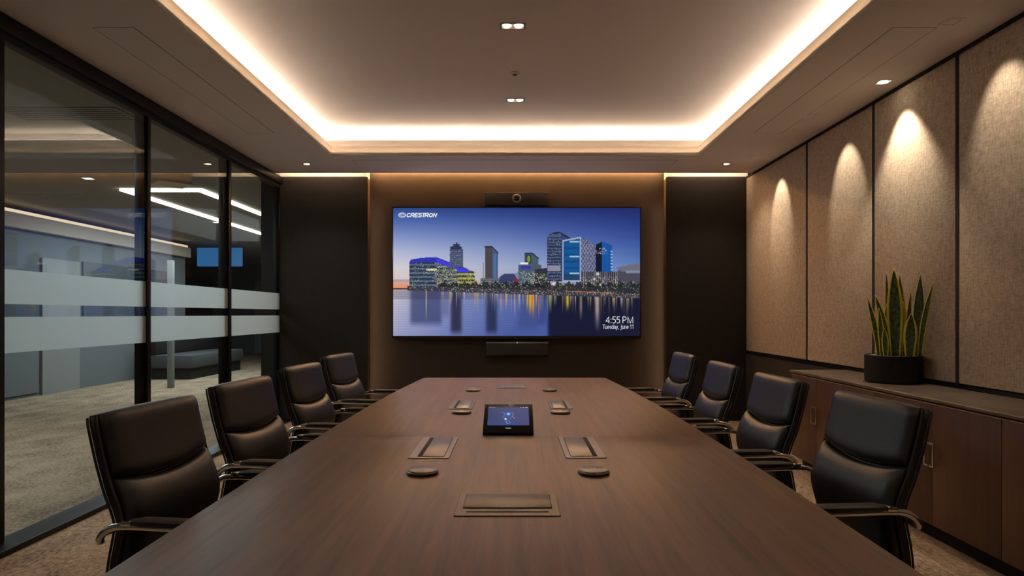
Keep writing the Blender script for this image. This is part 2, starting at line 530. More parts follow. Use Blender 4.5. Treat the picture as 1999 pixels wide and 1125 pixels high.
# right wall: upholstered panels between black shadow strips
wall_right = box('wall_right', XR + 0.022, XR + 0.15, YB, D, 0, CEIL, M['shadow_gap'], kind='structure')
seams = [D, 1.0, 0]
ys = [D - 0.004] + [2.557 * F / (px - CX) for px in (1575, 1705, 1868.6)]
ys += [ys[-1] - 0.92, ys[-1] - 1.84, ys[-1] - 2.76, ys[-1] - 3.68, ys[-1] - 4.60]
ZP0, ZP1 = 0.779, CEIL - 0.022
for i in range(len(ys) - 1):
    if ys[i + 1] < YB:
        break
    box('fabric_panel', XR, XR + 0.03, ys[i + 1] + 0.011, ys[i] - (0.011 if i else 0.0), ZP0, ZP1, M['fabric'], wall_right, bevel=0.006)
for yy_ in ys[1:7]:
    box('wall_trim', XR - 0.002, XR + 0.03, yy_ - 0.014, yy_ + 0.014, 0.772, CEIL - 0.001, M['shadow_gap'], wall_right)
box('wall_trim', XR - 0.003, XR + 0.03, YB + 0.01, D - 0.002, CEIL - 0.026, CEIL - 0.0005, M['shadow_gap'], wall_right)
box('wall_trim', XR + 0.004, XR + 0.03, YB + 0.01, D - 0.002, 0.742, 0.772, M['black_metal'], wall_right)
box('dado_panel', XR - 0.002, XR + 0.03, 4.97, D - 0.002, 0.10, 0.738, M['dado'], wall_right)
box('baseboard_right', XR - 0.012, XR + 0.02, 4.97, D - 0.002, 0, 0.098, M['shadow_gap'], kind='structure')
box('wall_front', XL - 0.2, XR + 0.15, YB - 0.1, YB, 0, CEIL + 0.3, mat('front_wall', (0.25, 0.21, 0.18), 0.8), kind='structure')

# left wall: glazed partition
XG = -2.60
gp = lambda px: 2.6 * F / (CX - px)        # depth at which the glass plane meets a picture column
P0a, P0b = gp(-60), gp(6)
P1a, P1b, P1c = gp(262) * 2.652 / 2.6, gp(285), gp(291.5)
P2a, P2b, P2c = gp(426) * 2.652 / 2.6, gp(444.5), gp(449.5)
P3a, P3b = gp(533.5) * 2.652 / 2.6, D - 0.003
Z_TOP, Z_BOT = 2.577, 0.018
bays = [(-2.3, -0.72), (-0.72, 0.86 + 0.0), (0.86, P0b - 0.03), (P0b, P1c), (P1c, P2c), (P2c, P3b)]
F1, F2, F3, F4 = 1.409, 1.231, 1.165, 0.979
for i, (y0, y1) in enumerate(bays):
    w = box('window_%d' % (i + 1), XG - 0.010, XG, y0 + 0.002, y1 - 0.002, Z_BOT, Z_TOP + 0.02, M['glass'], kind='structure')
    box('frosted_band', XG + 0.0006, XG + 0.0016, y0 + 0.002, y1 - (0.045 if i in (3, 4) else 0.002), F2, F1, M['film'], w)
    box('frosted_band', XG + 0.0006, XG + 0.0016, y0 + 0.002, y1 - (0.045 if i in (3, 4) else 0.002), F4, F3, M['film'], w)
n = 1
for (a, b_) in ((P1a, P1b + 0.02), (P2a, P2b + 0.02), (P3a, P3b), (P0a, P0b), (0.80, 0.92), (-0.78, -0.66)):
    t = box('trim_%d' % n, XG - 0.052, XG - 0.016, a, b_, 0.0, CEIL - 0.001, M['black_metal'], kind='structure', bevel=0.003)
    n += 1
for (a, b_) in ((P1b, P1c), (P2b, P2c), (P0a, P0b - 0.004), (0.84, 0.88), (-0.74, -0.70)):
    box('trim_%d' % n, XG - 0.014, XG + 0.012, a, b_, 0.02, Z_TOP, M['black_metal'], kind='structure', bevel=0.002)
    n += 1
hd = box('trim_%d' % n, XL - 0.10, XL, YB, D - 0.003, 2.612, CEIL - 0.012, M['black_metal'], kind='structure', bevel=0.003)
box('lower_rail', XG - 0.06, XG + 0.004, YB, D - 0.003, Z_TOP, 2.611, M['shadow_gap'], hd)
box('shadow_line', XL - 0.09, XL - 0.012, YB, D - 0.003, CEIL - 0.012, CEIL - 0.0005, M['shadow_gap'], hd)
n += 1
rl = box('trim_%d' % n, XG - 0.06, -2.484, YB, D - 0.003, 0.0, 0.019, M['black_metal'], kind='structure')
box('rail_lip', -2.4835, -2.470, YB, D - 0.003, 0.0, 0.032, M['black_metal'], rl, bevel=0.003)

# ------------------------------------------------------------------ office beyond the glass
off_ceil = mat('office_ceiling', (0.30, 0.29, 0.27), 0.9)
ow = mat('office_wall', (0.13, 0.145, 0.155), 0.8)
odark = mat('office_dark_panel', (0.045, 0.06, 0.08), 0.5)
opale = mat('office_pale_panel', (0.22, 0.23, 0.235), 0.7)
oc = box('ceiling_office', -13.5, XL - 0.031, YB, 20.9, CEIL + 0.0, CEIL + 0.05, off_ceil, kind='structure')
wo = box('wall_left', -7.05, -6.9, YB, 13.4, 0, 2.36, ow, kind='structure')
bulk = box('wall_bulkhead', -7.3, -6.78, YB, 13.4, 2.36, 2.56, mat('bulkhead', (0.45, 0.38, 0.31), 0.8), kind='structure')
box('led_strip', -6.86, -6.79, YB + 0.5, 13.3, 2.561, 2.605, M['office_warm_led'], bulk)
for (a, b_) in ((7.0, 9.25), (10.2, 12.9)):
    box('wall_panel', -6.9, -6.87, a, b_, 1.0, 2.02, odark, wo)
box('wall_panel', -6.9, -6.86, 9.3, 10.1, 0.0, 2.0, opale, wo)
box('wall_panel', -6.9, -6.875, 7.0, 9.25, 0.05, 0.95, ow, wo)
we = box('wall_end', -13.4, -2.75, 19.5, 19.7, 0, CEIL, ow, kind='structure')
for (a, b_, z0, z1, mm) in ((-11.6, -10.6, 0, 2.3, opale), (-10.5, -9.2, 0.9, 2.3, odark), (-9.0, -8.6, 0.0, 2.5, opale), (-7.9, -7.2, 0.0, 2.2, opale), (-7.1, -6.2, 0.2, 2.1, odark)):
    box('wall_panel', a, b_, 19.44, 19.5, z0, z1, mm, we)

ll = empty('linear_light', (-4.25, on_ceiling(0, 368)[1], CEIL), label='white linear light frame on the office ceiling beyond the glass wall', cat='light')
for (x0, x1, y0, y1) in ((-0.53, -0.46, 0.075, 7.2), (0.40, 0.47, 0.075, 7.2), (-0.53, 0.47, 0.0, 0.07)):
    box('light_bar', x0, x1, y0, y1, -0.03, -0.0005, M['office_led'], ll)
sc = empty('wall_screen', (-6.42, 13.9, 0.0), label='blue glowing display panel far off in the office beyond the glass', cat='display')
box('panel', -0.48, 0.48, 0.0, 0.08, 2.22, 2.62, emis('blue_screen', (0.05, 0.24, 0.62), 0.45), sc, bevel=0.004)
box('stand', -0.03, 0.03, 0.03, 0.07, 0.0, 2.23, M['black_metal'], sc)
box('foot', -0.3, 0.3, -0.15, 0.25, 0.0, 0.02, M['black_metal'], sc)
# slim white column, low bench and stools of the office
cl = box('office_post', -5.54, -5.46, 10.2, 10.28, 0, 2.04, opale, label='slim pale post standing in the office beyond the glass wall', cat='post', bevel=0.005)
def bench(x, y, w, d, h, label):
    e_ = empty('bench', (x, y, 0), label=label, cat='bench')
    box('seat', -w / 2, w / 2, -d / 2, d / 2, 0.2, h, mat('bench_fabric', (0.06, 0.065, 0.07), 0.9), e_, bevel=0.03)
    box('plinth', -w / 2 + 0.05, w / 2 - 0.05, -d / 2 + 0.05, d / 2 - 0.05, 0, 0.2, M['shadow_gap'], e_)
    box('back_cushion', -w / 2, -w / 2 + 0.16, -d / 2, d / 2, h, h + 0.33, e_.children[0].data.materials[0], e_, bevel=0.03)
bench(-6.2, 12.6, 0.8, 2.2, 0.44, 'low grey bench seat against the far office wall')
bench(-5.2, 16.0, 0.9, 1.6, 0.44, 'grey bench seat at the far end of the office')
for (px, py, la) in ((172, 348, 'small square downlight in office ceiling left of the first glass post'), (423, 434, 'small square downlight in office ceiling by the second glass post')):
    x, y = on_ceiling(px, py)
    d_ = empty('office_downlight', (x, y, CEIL), label=la, cat='light', group='office downlights')
    boxes('trim', [(-0.06, 0.06, -0.06, -0.045, -0.006, 0), (-0.06, 0.06, 0.045, 0.06, -0.006, 0), (-0.06, -0.045, -0.045, 0.045, -0.006, 0), (0.045, 0.06, -0.045, 0.045, -0.006, 0)], M['white'], d_)
    box('lamp', -0.045, 0.045, -0.045, 0.045, -0.004, -0.0005, M['office_led'], d_)
# suspended ring lamp and ceiling grille seen through the first and second panes
gx, gy = on_ceiling(135, 222)
gr = empty('ceiling_grille', (gx, gy, CEIL), label='slatted air grille in the office ceiling behind the first pane', cat='vent')
boxes('frame', [(-0.45, 0.45, -0.16, -0.13, -0.008, 0), (-0.45, 0.45, 0.13, 0.16, -0.008, 0), (-0.45, -0.42, -0.13, 0.13, -0.008, 0), (0.42, 0.45, -0.13, 0.13, -0.008, 0)], mat('grille', (0.22, 0.215, 0.2), 0.6), gr)
for k in range(5):
    box('slat', -0.42, 0.42, -0.11 + 0.05 * k, -0.085 + 0.05 * k, -0.006, 0, gr.children[0].data.materials[0], gr)
rx, ry = on_ceiling(334, 356)
rg = empty('ceiling_ring_light', (rx, ry, CEIL), label='diamond-shaped ceiling light glowing in the office behind second pane', cat='light')
lathe('rim', [(0.20, -0.02), (0.24, -0.03), (0.24, -0.001), (0.20, -0.001)], M['fascia'], rg, 4)
lathe('diffuser', [(0.19, -0.015), (0.19, -0.002)], emis('cool_diffuser', (0.72, 0.86, 1.0), 0.5), rg, 4)

# ------------------------------------------------------------------ ceiling lights of the room
def square_light(px, py, z, label, twin=False, power=10, size=0.045, tilt=0, on=14, spot=110, blend=0.8):
    x, y = on_ceiling(px, py, z)
    e_ = empty('downlight', (x, y, z), label=label, cat='light', group='recessed ceiling downlights')
    n_ = 2 if twin else 1
    w = size * n_ + 0.012 * (n_ - 1)
    t = 0.012
    boxes('trim', [(-w / 2 - t, w / 2 + t, -size / 2 - t, -size / 2, -0.005, 0.0), (-w / 2 - t, w / 2 + t, size / 2, size / 2 + t, -0.005, 0.0),
                   (-w / 2 - t, -w / 2, -size / 2, size / 2, -0.005, 0.0), (w / 2, w / 2 + t, -size / 2, size / 2, -0.005, 0.0)], M['trim'], e_)
    for k in range(n_):
        xo = (k - (n_ - 1) / 2) * (size + 0.012)
        lathe('lamp', [(0.26 * size, -0.001), (0.38 * size, -0.0035), (0.40 * size, -0.0005)], M['lamp_face'], e_, 20, loc=(xo, 0, 0))
        lamp('lamp_light', 'SPOT', (xo, 0, -0.012), power, (1, 0.80, 0.58), parent=e_, spot_size=math.radians(spot), spot_blend=blend, shadow_soft_size=0.02)
    return e_


square_light(1001, 50, ZT, 'twin square downlight in raised ceiling, the nearer of the two', True, 20, 0.062)
square_light(1006, 195, ZT, 'twin square downlight in raised ceiling, the one nearer the screen wall', True, 20, 0.062)
square_light(599, 320, CEIL, 'small square downlight in the soffit above the left dark wall panel', False, 12, 0.06)
square_light(1418, 320, CEIL, 'small square downlight in the soffit above the right dark wall panel', False, 12, 0.06)
for (lx, ly) in ((-2.12, 2.75), (-2.12, 1.1), (1.90, 2.35), (1.90, 0.9)):     # the soffit's downlights go on beside and behind the camera
    dl = square_light(CX + lx * F / ly, CY - (CEIL - HC) * F / ly, CEIL, None, False, 22, 0.06, spot=75)
    dl.parent = soffit
    for k_ in ('label', 'category', 'group'):
        if k_ in dl:
            del dl[k_]
x, y = on_ceiling(1005, 142, ZT)
sd = empty('ceiling_sensor', (x, y, ZT), label='tiny round white sensor on raised ceiling between two twin downlights', cat='sensor')
lathe('body', [(0.035, 0.0), (0.035, -0.006), (0.024, -0.014)], M['fascia'], sd, 24)
lathe('lens', [(0.014, -0.0135), (0.012, -0.02), (0.004, -0.023)], M['rubber'], sd, 16)


def wall_washer(y, power, label, glow, half, tilt, x, blend):
    e_ = empty('wall_washer', (x, y, CEIL), label=label, cat='light', group='wall washers above the fabric panels')
    s = 0.034
    boxes('trim', [(-s - 0.01, s + 0.01, -s - 0.01, -s, -0.003, 0), (-s - 0.01, s + 0.01, s, s + 0.01, -0.003, 0), (-s - 0.01, -s, -s, s, -0.003, 0), (s, s + 0.01, -s, s, -0.003, 0)], M['ceiling'], e_)
    lathe('lamp', [(0.014, -0.001), (0.028, -0.0025), (0.03, -0.0005)], M['lamp_face'] if glow else M['ceiling'], e_, 20)
    lamp('lamp_light', 'SPOT', (0, 0, -0.01), power, (1, 0.84, 0.64), rot=(0, math.radians(-tilt), 0), parent=e_, spot_size=math.radians(2 * half), spot_blend=blend, shadow_soft_size=0.012)


PK = lambda px: 2.557 * F / (px - CX)
wall_washer(PK(1525), 15, 'recessed wall washer above the fabric panel next to the dark end wall', False, 24, 31, 2.27, 0.6)
wall_washer(PK(1655), 13, 'recessed wall washer above second fabric panel from the end wall', False, 26, 30, 2.27, 0.6)
wall_washer(on_ceiling(1725, 160)[1], 38, 'bright recessed wall washer above the fabric panel behind the plant', True, 37, 3, 2.412, 0.6)
wall_washer(PK(1966), 10, 'recessed wall washer above the fabric panel nearest the camera', False, 27, 30, 2.27, 0.7)

# ------------------------------------------------------------------ conference table
TB = empty('conference_table', (0, 0, 0), label='long dark walnut boardroom table running towards the wall screen', cat='table')
TY = [0.42, 0.75, 1.07, 1.586, 2.0, 2.5, 3.05, 3.66, 4.10, 4.35, 4.408]
TW = [0.665, 0.680, 0.690, 0.698, 0.701, 0.701, 0.695, 0.672, 0.647, 0.628, 0.602]
YEND = (HC - HT) * F / 124.0


def table_slab(name, ya, yb, chamfer_far):
    yy = [ya] + [v for v in np.linspace(ya, yb, 16)[1:-1]] + [yb]
    ww = [float(np.interp(v, TY, TW)) for v in yy]
    if chamfer_far:
        yy = yy[:-1] + [yb - 0.06, yb - 0.018, yb]
        ww = ww[:-1] + [float(np.interp(yb - 0.06, TY[:-1], TW[:-1])), float(np.interp(yb - 0.018, TY[:-1], TW[:-1])) - 0.004, ww[-1]]
    xo = -0.003
    out = [(xo + w_, y_) for w_, y_ in zip(ww, yy)] + [(xo - w_, y_) for w_, y_ in zip(ww[::-1], yy[::-1])]
    bm = bmesh.new()
    top = [bm.verts.new((a, b2, HT)) for a, b2 in out]
    mid = [bm.verts.new((a, b2, HT - 0.018)) for a, b2 in out]
    bot = [bm.verts.new((a * 0.955, b2 - (0.0 if not (chamfer_far and b2 > yb - 0.03) else 0.03), HT - 0.044)) for a, b2 in out]
    n_ = len(out)
    bm.faces.new(top)
    bm.faces.new(bot[::-1])
    for k in range(n_):
        j = (k + 1) % n_
        bm.faces.new((top[k], mid[k], mid[j], top[j]))
        bm.faces.new((mid[k], bot[k], bot[j], mid[j]))
    ed = [e for e in bm.edges if all(v.co.z > HT - 1e-4 for v in e.verts) and len(e.link_faces) == 2 and not all(abs(v.co.y - YS) < 0.002 for v in e.verts)]
    bmesh.ops.bevel(bm, geom=ed, offset=0.0022, segments=2, profile=0.5, affect='EDGES')
    return bm_obj(name, bm, M['table'], TB, 30, True)


YS = on_table(0, 852)[1]
table_slab('tabletop_panel', 0.42, YS - 0.0004, False)
table_slab('tabletop_panel', YS + 0.0004, YEND, True)
for (a, b_) in ((0.95, 1.35), (2.3, 2.7), (3.55, 3.85)):
    box('pedestal', -0.28, 0.28, a, b_, 0.03, HT - 0.045, M['table'], TB, bevel=0.006)
    box('plinth', -0.31, 0.31, a - 0.03, b_ + 0.03, 0.0, 0.03, M['black_metal'], TB, bevel=0.004)
box('cable_spine', -0.06, 0.06, 1.35, 3.55, 0.45, 0.62, M['black_metal'], TB)

# things let into or lying on the table
TX = -0.021


def cable_box(x0, x1, y0, y1, mode, label, m):
    cx_, cy_ = (x0 + x1) / 2, (y0 + y1) / 2
    w, d = (x1 - x0) / 2, (y1 - y0) / 2
    e_ = empty('cable_box', (cx_, cy_, HT), label=label, cat='cable box', group='flush cable boxes in the tabletop')
    bm = bmesh.new()
    bbox_into(bm, -w, w, -d, d, -0.0, 0.0022)
    ve = [e for e in bm.edges if abs(e.verts[0].co.z - e.verts[1].co.z) > 0.001]
    bmesh.ops.bevel(bm, geom=ve, offset=0.006, segments=3, profile=0.5, affect='EDGES')
    bm_obj('frame', bm, m, e_)
    box('rebate', -w - 0.0012, w + 0.0012, -d - 0.0012, d + 0.0012, 0.0, 0.0007, M['shadow_gap'], e_)
    g = 0.0016
    if mode == 'front':
        lx0, lx1, ly0, ly1 = -w * 0.86, w * 0.86, -d + 0.30 * 2 * d, d - 0.07 * 2 * d
        box('lid_joint', lx0 - g, lx1 + g, ly0 - g, ly1 + g, 0.002, 0.0026, M['shadow_gap'], e_)
        box('lid', lx0, lx1, ly0, ly1, 0.002, 0.0042, m, e_, bevel=0.0006)
        box('cable_slot', -w * 0.79, w * 0.79, -d + 0.13 * 2 * d, -d + 0.175 * 2 * d, 0.002, 0.0027, M['shadow_gap'], e_, bevel=0.0003)
    else:
        s = mode              # slot lies on the left (-1) or right (+1) of the lid
        a0, a1 = sorted((s * w * 0.36, -s * w * 0.72))
        box('lid_joint', a0 - g, a1 + g, -d * 0.90 - g, d * 0.90 + g, 0.002, 0.0026, M['shadow_gap'], e_)
        box('lid', a0, a1, -d * 0.90, d * 0.90, 0.002, 0.0040, m, e_, bevel=0.0006)
        b0, b1 = sorted((s * w * 0.38, s * w * 0.60))
        box('cable_slot', b0, b1, -d * 0.90, d * 0.93, 0.002, 0.0030, M['shadow_gap'], e_, bevel=0.0003)
    return e_


def box_from_px(xa, xb, ynear, yfar, mode, label, m):
    y0, y1 = on_table(0, ynear)[1], on_table(0, yfar)[1]
    return cable_box(on_table(xa, ynear)[0], on_table(xb, ynear)[0], y0, y1, mode, label, m)


box_from_px(886.5, 1094, 1009, 965, 'front', 'wide brushed metal cable box set in the table at the camera end', M['alu'])
box_from_px(797, 876, 895.8, 855, -1, 'left of the two metal cable boxes in front of the tablet', M['alu_side'])
box_from_px(1104.5, 1184, 895.2, 854, 1, 'right of the two metal cable boxes in front of the tablet', M['alu_side'])
box_from_px(875, 921, 799.4, 783, -1, 'left of the two metal cable boxes beyond the tablet', M['alu_side'])
box_from_px(1075, 1118, 799.2, 783, 1, 'right of the two metal cable boxes beyond the tablet', M['alu_side'])
fb = box_from_px(969, 1028, 759, 751.5, 'front', 'small metal cable box at the screen end of the table', M['alu_side'])


def arc(cx_, cy_, rx_, ry_, a0, a1, n_=10):
    return [(cx_ + rx_ * math.cos(math.radians(a0 + (a1 - a0) * k / n_)), cy_ + ry_ * math.sin(math.radians(a0 + (a1 - a0) * k / n_))) for k in range(n_ + 1)]


# stroke letters: (advance width, list of centre lines) on a cap height of 1
GLYPH = {
    '4': (0.62, [[(0.46, 0.0), (0.46, 1.0), (0.02, 0.30), (0.60, 0.30)]]),
    '5': (0.58, [[(0.50, 1.0), (0.12, 1.0), (0.09, 0.57)] + arc(0.25, 0.31, 0.27, 0.31, 112, -128)]),
    ':': (0.22, [[(0.11, 0.02), (0.11, 0.12)], [(0.11, 0.58), (0.11, 0.68)]]),
    'P': (0.60, [[(0.06, 0.0), (0.06, 1.0), (0.30, 1.0)] + arc(0.30, 0.73, 0.25, 0.27, 90, -90) + [(0.06, 0.46)]]),
    'M': (0.90, [[(0.06, 0.0), (0.06, 1.0), (0.43, 0.0), (0.80, 1.0), (0.80, 0.0)]]),
    'T': (0.62, [[(0.0, 1.0), (0.62, 1.0)], [(0.31, 1.0), (0.31, 0.0)]]),
    'u': (0.54, [[(0.06, 0.70), (0.06, 0.28)] + arc(0.25, 0.24, 0.19, 0.24, 180, 360) + [(0.44, 0.70)], [(0.44, 0.3), (0.44, 0.0)]]),
    'e': (0.56, [[(0.06, 0.37), (0.48, 0.37)] + arc(0.27, 0.35, 0.21, 0.35, 5, 310)]),
    's': (0.44, [arc(0.21, 0.52, 0.15, 0.17, 40, 250, 8) + arc(0.21, 0.18, 0.16, 0.18, 70, -140, 8)]),
    'd': (0.56, [arc(0.25, 0.35, 0.21, 0.35, 45, 315, 12), [(0.46, 1.0), (0.46, 0.0)]]),
    'a': (0.52, [arc(0.24, 0.48, 0.19, 0.22, 150, 0, 8) + [(0.43, 0.0)], [(0.43, 0.42)] + arc(0.22, 0.20, 0.17, 0.20, 90, 300, 8) + [(0.43, 0.16)]]),
    'y': (0.50, [[(0.02, 0.70), (0.24, 0.02)], [(0.46, 0.70), (0.22, -0.06), (0.14, -0.24), (0.02, -0.28)]]),
    ',': (0.18, [[(0.11, 0.08), (0.04, -0.16)]]),
    'J': (0.34, [[(0.22, 1.0), (0.22, 0.0), (0.14, -0.2), (0.0, -0.22)]]),
    'n': (0.54, [[(0.06, 0.0), (0.06, 0.70)], [(0.06, 0.42)] + arc(0.25, 0.46, 0.19, 0.24, 180, 0) + [(0.44, 0.0)]]),
    '1': (0.40, [[(0.06, 0.82), (0.26, 1.0), (0.26, 0.0)]]),
    'r': (0.36, [[(0.06, 0.0), (0.06, 0.70)], [(0.06, 0.42), (0.16, 0.64), (0.34, 0.68)]]),
    't': (0.36, [[(0.14, 0.92), (0.14, 0.14), (0.22, 0.0), (0.34, 0.02)], [(0.0, 0.70), (0.33, 0.70)]]),
    'o': (0.56, [arc(0.27, 0.35, 0.21, 0.35, 0, 360, 16)]),
    'C': (1.0, [[(0.86, 0.80)] + arc(0.44, 0.5, 0.38, 0.5, 55, 305, 12) + [(0.86, 0.2)]]),
    'R': (1.0, [[(0.08, 0.0), (0.08, 1.0), (0.58, 1.0)] + arc(0.58, 0.72, 0.26, 0.28, 90, -90, 8) + [(0.08, 0.44)], [(0.48, 0.44), (0.86, 0.0)]]),
    'E': (0.90, [[(0.80, 1.0), (0.08, 1.0), (0.08, 0.0), (0.80, 0.0)], [(0.08, 0.5), (0.70, 0.5)]]),
    'S': (0.95, [[(0.80, 0.86), (0.62, 1.0), (0.26, 1.0), (0.08, 0.88), (0.08, 0.66), (0.24, 0.54), (0.64, 0.48), (0.80, 0.36), (0.80, 0.14), (0.62, 0.0), (0.24, 0.0), (0.06, 0.14)]]),
    'O': (1.05, [arc(0.48, 0.5, 0.41, 0.5, 0, 360, 20)]),
    'N': (1.0, [[(0.08, 0.0), (0.08, 1.0), (0.80, 0.0), (0.80, 1.0)]]),
}


def place_text(name, s, x0, x1, z0, z1, put, m, parent, stroke=0.11, shear=0.0, gap=0.06):
    """stroked letters fitted to x0..x1 with cap height z0..z1; put maps (u, v) to 3-D; one object for each word"""
    lines, pen = [], 0.0
    for ch in s:
        adv, ls = GLYPH[{'T': 'T'}.get(ch, ch)]
        for l in ls:
            lines.append([(pen + a + shear * b2, b2) for a, b2 in l])
        pen += adv + gap
    mx_ = max(a for l in lines for a, _ in l)
    mn_ = min(a for l in lines for a, _ in l)
    asp = abs((z1 - z0)) / ((x1 - x0) / (mx_ - mn_))
    bm = bmesh.new()

    def pt(a, b2):
        return put(x0 + (a - mn_) / (mx_ - mn_) * (x1 - x0), z0 + b2 * (z1 - z0))
    h = stroke / 2
    for l in lines:
        q = [Vector((a, b2 * asp)) for a, b2 in l]
        n_ = len(q)
        prev = None
        for i in range(n_):
            t1 = (q[i] - q[i - 1]).normalized() if i else (q[1] - q[0]).normalized()
            t2 = (q[i + 1] - q[i]).normalized() if i < n_ - 1 else t1
            t = (t1 + t2)
            t = t.normalized() if t.length > 1e-6 else t1
            k = 1 / max(0.45, abs(t.dot(t1)))
            nr = Vector((-t.y, t.x)) * h * asp * k
            e_ = (-t1 * h * asp * 0.6 if i == 0 else (t1 * h * asp * 0.6 if i == n_ - 1 else Vector((0, 0))))
            A, B = q[i] + nr + e_, q[i] - nr + e_
            cur = (bm.verts.new(pt(A.x, A.y / asp)), bm.verts.new(pt(B.x, B.y / asp)))
            if prev:
                bm.faces.new((prev[0], prev[1], cur[1], cur[0]))
            prev = cur
    return bm_obj(name, bm, m, parent)


M['mark'] = mat('pale_print', (0.75, 0.75, 0.72), 0.5)


def mic_puck(px, py, rpx, label):
    x, y = on_table(px, py)
    r = 0.0435
    e_ = empty('microphone_puck', (x, y, HT), label=label, cat='microphone', group='round table microphones')
    lathe('body', [(r * 0.97, 0.0), (r, 0.002), (r, 0.006), (r * 0.93, 0.0095)], M['alu'], e_, 40)
    lathe('cap', [(r * 0.90, 0.009), (r * 0.90, 0.0105), (r * 0.86, 0.0112)], M['alu_side'], e_, 40)
    b2 = boxes('touch_mark', [(-0.007, -0.004, -0.008, 0.006, 0.0112, 0.0117), (-0.0015, 0.0015, -0.010, 0.010, 0.0112, 0.0117), (0.004, 0.007, -0.006, 0.008, 0.0112, 0.0117)], M['mark'], e_)
    return e_


mic_puck(825, 924, 25, 'round metal table microphone on the left, nearest the camera')
mic_puck(1159, 924, 25, 'round metal table microphone on the right, nearest the camera')
mic_puck(901, 807, 15, 'round metal table microphone on the left, just beyond the tablet')
mic_puck(1094, 807, 15, 'round metal table microphone on the right, just beyond the tablet')
mic_puck(923.5, 763.5, 12, 'round metal table microphone on the left, at screen end')
mic_puck(1073, 763.5, 12, 'round metal table microphone on the right, at screen end')


# ------------------------------------------------------------------ painted pictures for the two displays
class Pic:
    def __init__(s, x0, x1, y0, y1, w, h):
        s.x0, s.x1, s.y0, s.y1, s.w, s.h = x0, x1, y0, y1, w, h
        s.X, s.Y = np.meshgrid(np.linspace(x0, x1, w), np.linspace(y0, y1, h))
        s.c = np.zeros((h, w, 3))

    def fill(s, mask, col, a=1.0):
        mask = np.asarray(mask, float) * a
        s.c = s.c * (1 - mask[..., None]) + np.asarray(col, float) * mask[..., None]

    def poly(s, pts):
        x, y = s.X, s.Y
        ins = np.zeros(x.shape, bool)
        n_ = len(pts)
        for i in range(n_):
            (xa, ya), (xb, yb) = pts[i], pts[(i + 1) % n_]
            if ya == yb:
                continue
            c = ((ya > y) != (yb > y)) & (x < (xb - xa) * (y - ya) / (yb - ya) + xa)
            ins ^= c
        return ins

    def rect(s, xa, xb, ya, yb):
        return (s.X >= xa) & (s.X <= xb) & (s.Y >= ya) & (s.Y <= yb)

    def mesh(s, name, put, m, parent):
        w, h = s.w, s.h
        u = np.linspace(0, 1, w)
        v = np.linspace(0, 1, h)
        U, V = np.meshgrid(u, v)
        co = put(U.ravel(), V.ravel())
        idx = np.arange(w * h).reshape(h, w)
        q = np.stack([idx[:-1, :-1], idx[1:, :-1], idx[1:, 1:], idx[:-1, 1:]], -1).reshape(-1, 4)
        me = bpy.data.meshes.new(name)
        me.vertices.add(w * h)
        me.vertices.foreach_set('co', co.ravel())
        me.loops.add(q.size)
        me.loops.foreach_set('vertex_index', q.ravel())
        me.polygons.add(len(q))
        me.polygons.foreach_set('loop_start', np.arange(0, q.size, 4))
        me.update(calc_edges=True)
        at = me.color_attributes.new('picture', 'FLOAT_COLOR', 'POINT')
        rgba = np.ones((w * h, 4))
        rgba[:, :3] = s2l(np.clip(s.c, 0, 255)).reshape(-1, 3)
        at.data.foreach_set('color', rgba.ravel())
        me.materials.append(m)
        o = bpy.data.objects.new(name, me)
        COL.objects.link(o)
        o.parent = parent
        return o


